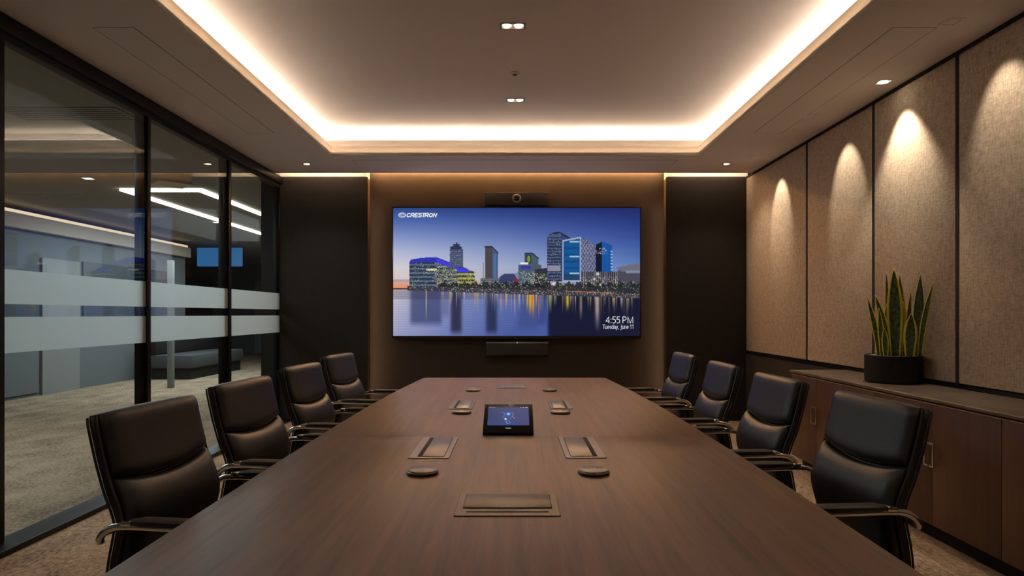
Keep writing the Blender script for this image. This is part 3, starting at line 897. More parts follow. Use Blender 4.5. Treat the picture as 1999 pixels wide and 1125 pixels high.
def skyline():
    P = Pic(767.5, 1249.5, 406, 656, 483, 251)
    X, Y = P.X, P.Y
    tx = (X - 767.5) / 482
    stops_y = [406, 430, 460, 490, 520, 545, 560]
    left = np.array([(46, 72, 138), (78, 104, 172), (128, 146, 198), (176, 184, 216), (212, 208, 218), (222, 204, 196), (222, 170, 140)], float)
    right = np.array([(28, 40, 104), (38, 56, 128), (52, 76, 150), (72, 102, 172), (96, 126, 186), (110, 134, 186), (110, 130, 170)], float)
    tt = np.clip(tx, 0, 1) ** 1.15
    for ch in range(3):
        a = np.interp(Y, stops_y, left[:, ch])
        b_ = np.interp(Y, stops_y, right[:, ch])
        P.c[..., ch] = a * (1 - tt) + b_ * tt
    # low sunset on the left
    P.fill(P.rect(767, 800, 546, 551) , (150, 140, 165), 0.6)
    P.fill(P.rect(767, 800, 553, 563), (232, 150, 112), 0.75)

    def rows(mask, y0, step, h, col, a):
        P.fill(mask & (((Y - y0) % step) < h), col, a)

    def specks(mask, dens, cols, a=0.9):
        r = RNG.random(X.shape) < dens
        ch = RNG.integers(0, len(cols), X.shape)
        for i, c in enumerate(cols):
            P.fill(mask & r & (ch == i), c, a)

    # round blue-roofed building
    body = P.poly([(799, 513), (815, 509), (852, 511), (893, 523), (893, 567), (799, 567)])
    P.fill(body, (44, 58, 82))
    rows(body & (X < 852), 516, 8, 3, (108, 122, 140), 0.75)
    rows(body & (X >= 852), 519, 8, 4, (120, 124, 112), 0.7)
    specks(body & (X >= 848), 0.16, [(228, 214, 130), (180, 184, 170), (250, 240, 190)])
    specks(body & (X < 848), 0.03, [(220, 214, 160), (190, 200, 210)])
    P.fill(P.rect(832, 852, 526, 528), (240, 230, 160), 0.9)
    P.fill(P.poly([(799, 512), (802, 507), (818, 504), (842, 502), (853, 502.5), (893, 518), (893, 525), (852, 513), (822, 511), (803, 515)]), (52, 54, 176))
    P.fill(P.poly([(852, 505), (893, 520), (893, 526), (852, 513)]), (72, 60, 226))
    wing = P.poly([(893, 520), (904, 521), (926, 531), (928, 564), (893, 566)])
    P.fill(wing, (56, 60, 62))
    rows(wing, 534, 8, 4, (176, 178, 84), 0.8)
    specks(wing & (Y > 533), 0.14, [(232, 224, 120), (205, 200, 150)])
    P.fill(P.poly([(893, 522), (904, 523), (915, 527), (915, 533), (893, 531)]), (68, 62, 222))
    # slim tower with a crown
    tw = P.rect(878, 903.5, 487, 521)
    P.fill(tw, (64, 76, 104))
    rows(tw, 487, 4, 1.3, (98, 110, 136), 0.6)
    specks(tw, 0.05, [(150, 160, 180), (220, 220, 210)])
    P.fill(P.poly([(878, 483), (886, 479), (896, 479), (902, 483), (901, 488), (880, 488)]), (48, 56, 80))
    P.fill(P.rect(884, 898, 476.5, 478.2), (52, 60, 82))
    P.fill(P.rect(890.3, 892.6, 474, 480), (46, 52, 76))
    # slab tower
    P.fill(P.rect(947, 961, 482, 546), (74, 70, 74))
    P.fill(P.poly([(961, 482), (972.5, 494), (972.5, 546), (961, 546)]), (66, 90, 132))
    P.fill(P.rect(963.5, 969, 497, 546), (84, 116, 160), 0.8)
    P.fill(P.poly([(946.5, 481), (961, 481), (973, 493.5), (973, 495.5), (961, 484), (946.5, 484)]), (44, 46, 56))
    P.fill(P.rect(942.6, 944, 513, 547), (60, 66, 84))
    low = P.rect(938, 982, 544, 562)
    P.fill(low, (86, 92, 106))
    rows(low, 545, 5, 1.5, (120, 124, 132), 0.6)
    P.fill(P.poly([(974, 560), (975, 541), (984, 535), (1004, 534), (1011, 545), (1011, 560)]), (56, 66, 104))
    P.fill(P.poly([(1002, 558), (1005, 541), (1012, 535), (1013, 558)]), (128, 44, 66))
    P.fill(P.poly([(1004, 536), (1012, 529), (1018, 528), (1018, 545), (1010, 545)]), (120, 136, 164))
    # studio block with a green glow
    b3 = P.poly([(1024, 495), (1039, 494), (1051.5, 505), (1051.5, 516), (1057, 518), (1057, 560), (1012, 560), (1012, 518), (1024, 514)])
    P.fill(b3, (74, 90, 110))
    P.fill(P.poly([(1024, 494), (1039, 493), (1052, 504), (1052, 507), (1039, 496.5), (1024, 497)]), (40, 48, 60))
    P.fill(P.rect(1026, 1037, 498, 514), (46, 56, 62))
    P.fill(((X - 1032) / 3) ** 2 + ((Y - 506) / 7) ** 2 < 1, (120, 150, 56))
    P.fill(P.rect(1016.5, 1030.5, 512.5, 516.5), (230, 232, 235))
    P.fill(P.rect(1018, 1036, 519.5, 525), (58, 56, 170))
    specks(b3 & (Y > 529), 0.12, [(236, 228, 170), (200, 210, 160)])
    low2 = P.poly([(1044, 526), (1069, 523), (1069, 562), (1044, 562)])
    P.fill(low2, (48, 50, 66))
    specks(P.rect(1040, 1090, 534, 552), 0.16, [(216, 222, 120), (240, 238, 200), (160, 176, 90)])
    # balcony tower
    t4 = P.poly([(1068.5, 463), (1074, 455.5), (1092, 452.5), (1114, 466), (1114, 550), (1068.5, 550)])
    P.fill(t4, (72, 86, 120))
    rows(t4 & (X < 1096) & (Y > 463), 463, 6, 2.6, (34, 40, 66), 0.9)
    P.fill(P.poly([(1096, 456), (1114, 466), (1114, 540), (1096, 530)]), (52, 72, 122))
    P.fill(P.poly([(1073, 456), (1092, 452), (1114, 465), (1114, 468), (1092, 456), (1073, 459)]), (34, 40, 60))
    specks(t4 & (X < 1096), 0.05, [(130, 146, 180), (190, 200, 210)])
    P.fill(P.rect(1069, 1094, 519, 529), (142, 142, 162))
    # blue glass block with pale frame and patterned flank
    P.fill(P.poly([(1098, 470), (1133, 463.5), (1133, 550), (1098, 550)]), (22, 88, 150))
    gm = P.rect(1102, 1131, 468, 546)
    P.fill(gm & (((Y - 470) % 13) < 4), (14, 66, 124), 0.7)
    for yy in (471, 500, 533):
        P.fill(P.rect(1112, 1131, yy, yy + 2), (190, 212, 220), 0.85)
    P.fill(P.rect(1101, 1131, 536, 549), (44, 54, 76), 0.6)
    for pl in ([(1098, 469), (1133, 462.5), (1134, 465), (1098, 472)], [(1098, 469), (1100.5, 469), (1100.5, 550), (1098, 550)], [(1132, 463), (1134.5, 463), (1134.5, 550), (1132, 550)], [(1098, 548), (1134, 548), (1134, 550.5), (1098, 550.5)]):
        P.fill(P.poly(pl), (168, 176, 204))
    fl = P.poly([(1134.5, 463), (1163, 479), (1163, 546), (1134.5, 550)])
    P.fill(fl, (84, 88, 122))
    P.fill(fl & ((np.floor((X - 1134) / 3) + np.floor((Y - 463) / 5)) % 2 == 0), (146, 148, 178), 0.9)
    P.fill(fl & (RNG.random(X.shape) < 0.15), (40, 44, 70))
    P.fill(P.poly([(1163, 478), (1175, 472), (1176, 535), (1163, 535)]), (20, 26, 50))
    P.fill(P.poly([(1175, 471.5), (1195.5, 479), (1195.5, 533), (1175, 533)]), (24, 86, 162))
    P.fill(P.rect(1192.5, 1195.5, 490, 532) & (((Y - 490) % 6) < 3), (170, 196, 226), 0.8)
    specks(P.rect(1164, 1186, 484, 496), 0.12, [(210, 216, 214)])
    # colonnade and pavilion
    co_ = P.rect(1134, 1231, 531, 560)
    P.fill(co_, (50, 50, 66))
    P.fill(co_ & ((X % 4.2) < 1.3), (140, 138, 150), 0.75)
    specks(co_ & (Y > 540), 0.10, [(240, 226, 180), (226, 190, 130), (240, 240, 235)])
    P.fill(P.rect(1206, 1249.5, 528, 560), (74, 74, 88))
    P.fill(P.poly([(1203, 523), (1230, 517), (1249.5, 514), (1249.5, 531), (1215, 531)]), (112, 108, 124))
    P.fill(P.rect(1222, 1249.5, 529, 533), (130, 152, 178), 0.8)
    # quay: trees, promenade, lights
    shore = 566 + (X - 767.5) / 482 * 17
    tree = (Y > 553 + 3 * np.sin(X * 0.31) + 2 * np.sin(X * 0.83)) & (Y < shore - 3) & (X > 855)
    P.fill(tree, (30, 34, 38), 0.85)
    specks((Y > 548) & (Y < shore - 4) & (X > 880), 0.035, [(230, 226, 150), (240, 240, 235), (206, 150, 90), (170, 180, 90)])
    P.fill((Y > shore - 9) & (Y < shore) & (X > 795), (58, 58, 72))
    specks((Y > shore - 9) & (Y < shore - 1) & (X > 800), 0.09, [(236, 226, 200), (210, 200, 150), (170, 170, 186), (230, 180, 120)])
    P.fill((Y > shore - 10) & (Y < shore - 8.5) & (X > 1105) & (X < 1205), (206, 132, 84), 0.8)
    for (sx, sy, r_) in ((1081, 555, 3), (1167, 535, 3), (1172, 556, 2), (1160, 545, 2), (843, 527, 2)):
        P.fill(np.exp(-(((X - sx) ** 2 + (Y - sy) ** 2) / (r_ * r_))), (250, 244, 226))
    P.fill(P.rect(767, 800, 563, 565.5), (48, 46, 56))
    # water: mirrored sky, soft vertical streaks
    wt = Y > shore
    d = (Y - shore) / (656 - shore)
    wl = np.array([[204, 196, 208], [150, 156, 196], [110, 124, 182], [74, 92, 160]], float)
    base = np.zeros_like(P.c)
    for ch in range(3):
        base[..., ch] = np.interp(np.clip(tx * 1.9 + d * 0.30, 0, 1.2), [0, 0.35, 0.75, 1.2], wl[:, ch])
    base *= (1 - 0.12 * np.sin(Y * 1.3 + 2 * np.sin(X * 0.05)) * 0.3)[..., None]
    k = wt.astype(float)[..., None]
    P.c = P.c * (1 - k) + base * k

    def refl(xa, xb, col, a, y_to=657, soft=2.5):
        mk = 1 / (1 + np.exp(-(X - xa) / soft * 1.6)) * 1 / (1 + np.exp((X - xb) / soft * 1.6)) * wt * np.clip((y_to - Y) / 14, 0, 1)
        P.fill(mk, col, a)
    refl(801, 862, (58, 66, 108), 0.75, 640)
    refl(862, 876, (92, 96, 138), 0.6, 625)
    refl(880, 901, (40, 40, 66), 0.88)
    refl(949, 970, (36, 42, 72), 0.86)
    refl(1012, 1048, (62, 78, 128), 0.6, 650)
    refl(1048, 1066, (48, 66, 124), 0.6, 640)
    P.fill((1 / (1 + np.exp(-(X - 1070) / 1.2))) * wt * 0.90, (18, 20, 40))
    P.fill(P.rect(767, 1250, 566, 584) * wt, (40, 40, 62), 0.25)
    for i in range(120):
        sx = RNG.uniform(858, 1235)
        w_ = RNG.uniform(0.5, 1.2)
        ln = RNG.uniform(12, 40)
        c = [(226, 190, 110), (214, 150, 90), (220, 214, 190), (190, 186, 70), (226, 226, 230), (170, 130, 120)][RNG.integers(0, 6)]
        y0_ = 566 + (sx - 767.5) / 482 * 17
        mk = np.exp(-((X - sx) / w_) ** 2) * wt * np.clip(1 - (Y - y0_ - 3) / ln, 0, 1)
        P.fill(np.clip(mk, 0, 1), c, 0.55)
    for (sx, w_, ln, c, a) in ((1035, 2.6, 40, (250, 172, 30), .95), (1041, 1.8, 44, (246, 160, 30), .95), (1029, 1.3, 30, (236, 170, 70), .8), (1108, 2.6, 28, (214, 200, 40), .9), (1134, 2.5, 46, (190, 160, 130), .7),
                               (1166, 4.2, 66, (196, 176, 168), .8), (832, 1.0, 60, (214, 200, 150), .8), (978, 1.0, 36, (240, 170, 120), .8), (988, 1.0, 30, (240, 160, 110), .7), (1005, 1.0, 44, (240, 180, 130), .7), (1052, 1.3, 50, (230, 130, 60), .8)):
        y0_ = 566 + (sx - 767.5) / 482 * 17
        mk = np.exp(-((X - sx) / w_) ** 2) * wt * np.clip((1 - (Y - y0_ - 3) / ln) * 1.6, 0, 1)
        P.fill(np.clip(mk, 0, 1), c, a)
    return P


# ------------------------------------------------------------------ wall screen, camera bar, speaker bar
TVY = REC - 0.075
tvx = lambda px, y=TVY: (px - CX) * y / F
tvz = lambda py, y=TVY: HC - (py - CY) * y / F
tv = empty('wall_display', (tvx(1008.4), TVY, tvz(535)), label='large wall display showing a city skyline over water at dusk', cat='display')
ox, oz = tv.location.x, tv.location.z
box('housing', tvx(764.8) - ox, tvx(1252) - ox, 0.004, 0.072, tvz(661.5) - oz, tvz(403.4) - oz, M['bezel'], tv, bevel=0.004)
sl, sr, st, sb = tvx(767.5) - ox, tvx(1249.5) - ox, tvz(406) - oz, tvz(656) - oz
pic = skyline()
scr = pic.mesh('screen', lambda u, v: np.stack([sl + u * (sr - sl), np.full_like(u, 0.0035), st + v * (sb - st)], -1), screen_mat('wall_display_picture', 0.56), tv)
M['white_glow'] = emis('white_screen_letters', (0.92, 0.95, 1.0), 0.54)
M['soft_glow'] = emis('soft_screen_letters', (0.80, 0.85, 0.95), 0.42)
put = lambda u, w: (tvx(u) - ox, 0.0028, tvz(w) - oz)
place_text('logo_lettering', 'CRESTRON', 794.5, 852.5, 423.6, 416.6, put, M['white_glow'], scr, stroke=0.24, shear=0.25, gap=0.10)
place_text('clock_lettering', '4:55', 1183, 1210.0, 631, 618.8, put, M['white_glow'], scr, stroke=0.095, gap=0.08)
place_text('clock_lettering', 'PM', 1216, 1235.5, 631, 618.8, put, M['white_glow'], scr, stroke=0.095, gap=0.14)
place_text('date_lettering', 'Tuesday,', 1176.5, 1207.5, 642.2, 634.2, put, M['soft_glow'], scr, stroke=0.12)
place_text('date_lettering', 'June', 1211.5, 1227, 642.2, 634.2, put, M['soft_glow'], scr, stroke=0.12)
place_text('date_lettering', '11', 1230.3, 1236, 642.2, 634.2, put, M['soft_glow'], scr, stroke=0.12, gap=0.12)
# swirl emblem before the lettering: two interlocking oval bands
bm = bmesh.new()
def band(bm, cx_, cy_, rx_, ry_, t, a0, a1, rot):
    pts = []
    for k in range(25):
        a = math.radians(a0 + (a1 - a0) * k / 24)
        for f in (1.0, 1.0 - t):
            x_, y_ = rx_ * f * math.cos(a), ry_ * f * math.sin(a)
            pts.append((cx_ + x_ * math.cos(rot) - y_ * math.sin(rot), cy_ + x_ * math.sin(rot) + y_ * math.cos(rot)))
    vs = [bm.verts.new(put(a, b2)) for a, b2 in pts]
    for k in range(24):
        bm.faces.new((vs[2 * k], vs[2 * k + 2], vs[2 * k + 3], vs[2 * k + 1]))
band(bm, 785, 420, 7.6, 5.2, 0.34, 0, 360, 0.0)
band(bm, 785, 420, 4.0, 2.9, 0.45, 20, 330, 0.3)
band(bm, 779.5, 419.6, 2.4, 2.2, 0.9, 120, 260, 0.2)
band(bm, 790.5, 420.4, 2.4, 2.2, 0.9, -60, 80, 0.2)
bm_obj('logo_emblem', bm, emis('pale_emblem', (0.66, 0.74, 0.95), 0.42), scr)

vb = empty('camera_bar', (tvx(1008.7), REC - 0.01, tvz(388.5)), label='slim black video camera bar mounted above the wall display', cat='camera')
cw = 62.5 * TVY / F
ch_ = 12.6 * TVY / F
box('body', -cw, cw, -0.075, 0.009, -ch_, ch_ - 0.004, M['rubber'], vb, bevel=0.004)
box('top_plate', -cw - 0.002, cw + 0.002, -0.078, 0.009, ch_ - 0.004, ch_ + 0.002, mat('satin_grey_plate', (0.42, 0.37, 0.32), 0.35, 0.8), vb)
lz = lathe('lens_ring', [(0.028, 0.0), (0.048, 0.004), (0.05, 0.014), (0.040, 0.020), (0.034, 0.012)], mat('lens_ring', (0.24, 0.22, 0.20), 0.3, 0.8), vb, 40, axis='y', loc=(0, -0.075, 0.002))
lathe('lens', [(0.036, 0.0), (0.036, 0.010), (0.02, 0.015), (0.006, 0.017)], M['bezel'], lz, 32, axis='y', loc=(0, -0.075, 0.002))
sbar = empty('speaker_bar', (tvx(1009.5), REC - 0.01, tvz(682)), label='slim black speaker bar mounted under the wall display', cat='speaker')
sw = 60.5 * TVY / F
sh = 13.5 * TVY / F
box('grille', -sw, sw, -0.06, 0.009, -sh + 0.006, sh - 0.014, M['rubber'], sbar, bevel=0.004)
box('top_plate', -sw, sw, -0.068, 0.009, sh - 0.014, sh + 0.004, mat('grey_plate', (0.20, 0.19, 0.18), 0.35, 0.7), sbar, bevel=0.002)
box('bottom_plate', -sw, sw, -0.066, 0.009, -sh - 0.002, -sh + 0.006, M['bezel'], sbar)
lathe('status_light', [(0.006, 0.0), (0.006, 0.003)], M['white_glow'], sbar, 12, axis='y', loc=(0, -0.068, sh - 0.006))

# ------------------------------------------------------------------ tablet
ty0 = on_table(0, 852)[1] + 0.014
wt_ = 100 * ty0 / F
tb = empty('touch_tablet', (TX - 0.003, ty0, HT), label='black tilted touch tablet with blue screen standing mid-table', cat='tablet')
tilt = math.radians(27)
TLEN = 0.178
ux = Vector((1, 0, 0)); uy = Vector((0, math.cos(tilt), math.sin(tilt))); uz = Vector((0, -math.sin(tilt), math.cos(tilt)))
org = Vector((0, 0, 0.012))
P3 = lambda u, v, w: org + ux * u + uy * v + uz * w
hw = wt_ / 2
pts = [P3(-hw, 0, 0), P3(hw, 0, 0), P3(hw, TLEN, 0), P3(-hw, TLEN, 0)]
low_ = [Vector((-hw, 0.004, 0.0)), Vector((hw, 0.004, 0.0)), Vector((hw * 0.9, TLEN * 0.86, 0.0)), Vector((-hw * 0.9, TLEN * 0.86, 0.0))]
bm = bmesh.new()
a_ = [bm.verts.new(q) for q in pts]
b2_ = [bm.verts.new(q) for q in low_]
bm.faces.new(a_); bm.faces.new(b2_[::-1])
for k in range(4):
    bm.faces.new((a_[k], b2_[k], b2_[(k + 1) % 4], a_[(k + 1) % 4]))
bmesh.ops.bevel(bm, geom=list(bm.edges), offset=0.003, segments=2, profile=0.5, affect='EDGES')
bm_obj('housing', bm, M['bezel'], tb, 40)


def tablet_pic():
    P = Pic(0, 104, 0, 60, 157, 91)
    X, Y = P.X, P.Y
    t = X / 104
    P.c[...] = np.stack([30 + 22 * t, 52 + 6 * t, 104 + 10 * t], -1)
    P.fill(P.poly([(0, 60), (0, 44), (20, 60)]) , (34, 62, 150), 0.5)
    P.fill(P.poly([(18, 60), (52, 26), (88, 60)]), (18, 60, 132), 0.65)
    P.fill(P.rect(0, 104, 0, 4), (38, 44, 66), 0.8)
    P.fill(P.rect(2, 18, 1.2, 2.2), (190, 190, 200), 0.8)
    for (a, b_) in ((83, 85), (89, 92), (96, 101)):
        P.fill(P.rect(a, b_, 0.8, 3), (228, 232, 240))
    def disc(cx_, cy_, r, col, a=1):
        P.fill(((X - cx_) ** 2 + (Y - cy_) ** 2) < r * r, col, a)
    disc(52, 24, 6, (20, 120, 226)); disc(52, 24, 3.2, (90, 200, 255)); disc(52, 23, 1.2, (240, 250, 255))
    disc(38, 23, 5, (24, 40, 150)); P.fill((np.abs((X - 38) ** 2 + (Y - 23) ** 2 - 25) < 5) & (Y < 21), (120, 150, 230), 0.7)
    for (a, b_) in ((41, 24), (41.5, 27), (52, 33), (61, 19), (64, 24), (63, 28), (62, 32), (66, 36), (58, 37)):
        disc(a, b_, 1.0, (190, 205, 235), 0.9)
    disc(45, 40, 3.0, (214, 228, 236)); disc(40, 34, 2.6, (60, 120, 150), 0.8)
    disc(47, 49, 4, (30, 52, 170)); P.fill((np.abs((X - 51) ** 2 + (Y - 50) ** 2 - 20) < 7), (150, 170, 220), 0.7)
    return P


s0, s1, v0, v1 = -hw * 0.83, hw * 0.83, TLEN * 0.225, TLEN * 0.88
def tput(u, v):
    uu = s0 + u * (s1 - s0)
    vv = v1 + v * (v0 - v1)
    o_ = np.array(org + uz * 0.0006)
    return o_ + uu[:, None] * np.array(ux) + vv[:, None] * np.array(uy)
tscr = tablet_pic().mesh('screen', tput, screen_mat('tablet_picture', 0.55), tb)
place_text('logo_lettering', 'Crestron', -0.0095, 0.0095, TLEN * 0.115, TLEN * 0.15, lambda u, w: P3(u, w, 0.0006), M['soft_glow'], tb, stroke=0.12)
lathe('camera_hole', [(0.0022, 0.0), (0.0022, 0.0004)], M['armpad'], tb, 12).matrix_local = Matrix.Translation(P3(0, TLEN * 0.945, 0.0003)) @ Matrix.Rotation(tilt, 4, 'X')

# ------------------------------------------------------------------ chairs
PROF = [(0.440, -0.232), (0.50, -0.226), (0.55, -0.216), (0.60, -0.203), (0.64, -0.195), (0.688, -0.210), (0.732, -0.229), (0.807, -0.251), (0.869, -0.266), (0.905, -0.273), (0.925, -0.280)]
PZ = np.array([a for a, _ in PROF]); PX = np.array([b for _, b in PROF])
zz = np.linspace(0.44, 0.925, 200)
xx = np.interp(zz, PZ, PX)
ker = np.exp(-np.linspace(-2, 2, 25) ** 2); ker /= ker.sum()
xx = np.convolve(np.pad(xx, 12, mode='reflect', reflect_type='odd'), ker, 'valid')
bx = lambda z: float(np.interp(z, zz, xx))
BW = 0.207


def slope_n(z):
    d = (bx(z + 0.01) - bx(z - 0.01)) / 0.02
    n_ = Vector((1, 0, -d)).normalized()
    return n_


def cushion(name, zlo, zhi, hw_, thick, m, parent, back=0.004, pu=6.0, pv=6.0, nu=22, nv=22, top_roll=0.0):
    """padded sheet on the back profile; zlo, zhi are functions of u in [-1, 1]"""
    vs = []
    for side in (0, 1):
        for j in range(nv + 1):
            v = 0.5 - 0.5 * math.cos(math.pi * j / nv)
            for i in range(nu + 1):
                u = -math.cos(math.pi * i / nu)
                z = zlo(u) + (zhi(u) - zlo(u)) * v
                n_ = slope_n(z)
                pad = (max(0.0, 1 - abs(u) ** pu) ** 0.5) * (max(0.0, 1 - abs(2 * v - 1) ** pv) ** 0.5)
                off = back + (thick * pad if side == 0 else 0.0)
                if side == 1:
                    off = back - 0.006 * pad
                p_ = Vector((bx(z), u * hw_(z), z)) + n_ * off
                vs.append(p_)
    st_ = (nu + 1) * (nv + 1)
    fs = []
    for side in (0, 1):
        for j in range(nv):
            for i in range(nu):
                a = side * st_ + j * (nu + 1) + i
                q = (a, a + 1, a + nu + 2, a + nu + 1)
                fs.append(q if side == 0 else q[::-1])
    me_bm = bmesh.new()
    bv = [me_bm.verts.new(v) for v in vs]
    for f in fs:
        me_bm.faces.new([bv[k] for k in f])
    bmesh.ops.remove_doubles(me_bm, verts=me_bm.verts, dist=1e-5)
    return bm_obj(name, me_bm, m, parent, 80)


def make_chair():
    root = empty('conference_chair', (0, 0, 0))
    wid = lambda z: BW - 0.012 * max(0, (0.62 - z) / 0.18) - (0.010 * max(0, (z - 0.90) / 0.025) ** 2)
    # back shell behind the cushions
    nv, prof_n = 40, 12
    bm = bmesh.new()
    rows_ = []
    for j in range(nv + 1):
        z = 0.445 + (0.921 - 0.445) * j / nv
        n_ = slope_n(z)
        w = wid(z) + 0.003
        c = Vector((bx(z), 0, z))
        row = []
        for k in range(16):
            a = 2 * math.pi * k / 16
            # flattened super-ellipse: wide in y, thin along the normal
            ca, sa = math.cos(a), math.sin(a)
            yy_ = w * math.copysign(abs(ca) ** 0.22, ca)
            tt_ = 0.013 * math.copysign(abs(sa) ** 0.6, sa)
            row.append(bm.verts.new(c + Vector((0, yy_, 0)) + n_ * (tt_ - 0.019)))
        rows_.append(row)
    for j in range(nv):
        for k in range(16):
            bm.faces.new((rows_[j][k], rows_[j][(k + 1) % 16], rows_[j + 1][(k + 1) % 16], rows_[j + 1][k]))
    bm.faces.new(rows_[0][::-1]); bm.faces.new(rows_[-1])
    back = bm_obj('backrest', bm, M['shell'], root, 45)
    crease = lambda u: 0.760 - 0.026 * (1 - u * u)
    cw_ = lambda z: wid(z) - 0.005
    cushion('upper_cushion', lambda u: crease(u), lambda u: 0.926 - 0.004 * abs(u) ** 6, cw_, 0.026, M['leather'], back, -0.003, 10, 9)
    cushion('lower_cushion', lambda u: 0.452, lambda u: crease(u) - 0.003, cw_, 0.030, M['leather'], back, -0.003, 10, 10)
    for s in (-1, 1):
        for (off, r_) in ((-0.0045, 0.0042), (-0.030, 0.0035)):
            pp = []
            for j in range(31):
                z = 0.46 + (0.918 - 0.46) * j / 30
                pp.append(Vector((bx(z), s * (wid(z) + 0.001), z)) + slope_n(z) * off)
            tube('piping', pp, r_, M['armpad'], back, 6)
    # seat
    bm = bmesh.new()
    nu_, nr = 40, 8
    rings = []
    for j in range(nr + 1):
        t = j / nr
        z = 0.395 + 0.085 * t
        sh_ = 1 - 0.10 * (abs(2 * t - 1) ** 4)
        ring_ = []
        for k in range(nu_):
            a = 2 * math.pi * k / nu_
            ca, sa = math.cos(a), math.sin(a)
            x_ = 0.015 + 0.235 * math.copysign(abs(ca) ** 0.35, ca) * sh_
            y_ = 0.222 * math.copysign(abs(sa) ** 0.35, sa) * sh_
            ring_.append(bm.verts.new((x_, y_, z - 0.018 * max(0, (x_ - 0.12) / 0.13) ** 2)))
        rings.append(ring_)
    for j in range(nr):
        for k in range(nu_):
            bm.faces.new((rings[j][k], rings[j][(k + 1) % nu_], rings[j + 1][(k + 1) % nu_], rings[j + 1][k]))
    bm.faces.new(rings[0][::-1]); bm.faces.new(rings[-1])
    bm_obj('seat', bm, M['leather'], root, 60)
    box('seat_mechanism', -0.10, 0.09, -0.07, 0.07, 0.345, 0.40, M['rubber'], root, bevel=0.01)
    # arms: bent chrome tube carrying a dark pad
    for s in (-1, 1):
        y = s * 0.246
        path = smooth_path([(0.10, s * 0.19, 0.385), (0.135, s * 0.235, 0.40), (0.165, y, 0.44), (0.19, y, 0.54), (0.195, y, 0.615), (0.165, y, 0.643), (0.10, y, 0.648), (-0.05, y, 0.650),
                            (-0.15, y, 0.651), (-0.195, y, 0.648), (-0.222, y, 0.636), (-0.236, y, 0.618), (-0.238, y - s * 0.004, 0.606)], 5)
        arm = tube('armrest', path, 0.0095, M['chrome'], root, 12)
        bm = bmesh.new()
        sec = []
        for i in range(13):
            t = i / 12
            x_ = -0.145 + 0.30 * t
            e2 = min(1.0, min(t, 1 - t) * 10 + 0.55)
            rr = []
            for k in range(12):
                a = 2 * math.pi * k / 12
                rr.append(bm.verts.new((x_, y + 0.023 * e2 * math.copysign(abs(math.cos(a)) ** 0.6, math.cos(a)), 0.6635 + 0.0095 * e2 * math.copysign(abs(math.sin(a)) ** 0.6, math.sin(a)))))
            sec.append(rr)
        for i in range(12):
            for k in range(12):
                bm.faces.new((sec[i][k], sec[i][(k + 1) % 12], sec[i + 1][(k + 1) % 12], sec[i + 1][k]))
        bm.faces.new(sec[0][::-1]); bm.faces.new(sec[-1])
        bm_obj('arm_pad', bm, M['armpad'], arm, 50)
        box('clamp', -0.172, -0.143, y - 0.015, y + 0.015, 0.654, 0.668, M['chrome'], arm, bevel=0.004)
        tube('bracket', [(-0.226, y, 0.630), (-0.222, y - s * 0.03, 0.630), (-0.215, y - s * 0.055, 0.630)], 0.007, M['chrome'], arm, 8)
    # gas lift and five-star base on casters
    lathe('gas_lift', [(0.028, 0.10), (0.028, 0.24), (0.018, 0.245), (0.018, 0.35)], M['chrome'], root, 20)
    bm = bmesh.new()
    for k in range(5):
        a = 2 * math.pi * k / 5 + 0.3
        d_ = Vector((math.cos(a), math.sin(a), 0))
        tube_into(bm, [d_ * 0.01 + Vector((0, 0, 0.105)), d_ * 0.12 + Vector((0, 0, 0.10)), d_ * 0.265 + Vector((0, 0, 0.075))], [0.026, 0.021, 0.014], 10)
    sbase = bm_obj('star_base', bm, M['chrome'], root, 50)
    for k in range(5):
        a = 2 * math.pi * k / 5 + 0.3
        d_ = Vector((math.cos(a), math.sin(a), 0)); n_ = Vector((-math.sin(a), math.cos(a), 0))
        bm = bmesh.new()
        for q in (-1, 1):
            c = d_ * 0.262 + Vector((0, 0, 0.026)) + n_ * q * 0.012
            tube_into(bm, [c - n_ * 0.008, c + n_ * 0.008], 0.026, 16)
        tube_into(bm, [d_ * 0.258 + Vector((0, 0, 0.04)), d_ * 0.258 + Vector((0, 0, 0.075))], 0.008, 8)
        bm_obj('caster', bm, M['rubber'], sbase, 50)
    return root


def copy_tree(o, parent=None):
    c = o.copy()
    COL.objects.link(c)
    c.parent = parent
    for chd in o.children:
        copy_tree(chd, c)
    return c


chairs = [
    # side, X and Y of the middle of the top edge, turn towards the camera in degrees, label
    (-1, -1.050, 1.850, 6.5, 'black leather armchair on the glass wall side, nearest the camera'),
    (-1, -1.053, 2.490, 6.0, 'black leather armchair on the glass wall side, second from the camera'),
    (-1, -1.076, 3.245, 6.0, 'black leather armchair on the glass wall side, third from the camera'),
    (-1, -1.122, 4.090, 9.0, 'black leather armchair on the glass wall side, closest to the wall display'),
    (1, 1.102, 1.965, 4.4, 'black leather armchair on the sideboard side, nearest the camera'),
    (1, 1.083, 2.645, 2.5, 'black leather armchair on the sideboard side, second from the camera'),
    (1, 1.093, 3.365, 1.0, 'black leather armchair on the sideboard side, third from the camera'),
    (1, 1.104, 4.170, 3.0, 'black leather armchair on the sideboard side, closest to the wall display'),
]
proto = make_chair()
for i, (s, tx_, ty_, turn, label) in enumerate(chairs):
    ch = proto if i == 0 else copy_tree(proto)
    rz = math.radians(-turn) if s < 0 else math.pi + math.radians(turn)
    off = Vector((-0.277, 0, 0))
    off.rotate(Matrix.Rotation(rz, 3, 'Z'))
    ch.location = (tx_ - off.x, ty_ - off.y, 0)
    ch.rotation_euler = (0, 0, rz)
    add_props(ch, label, 'chair', 'armchairs along the conference table')

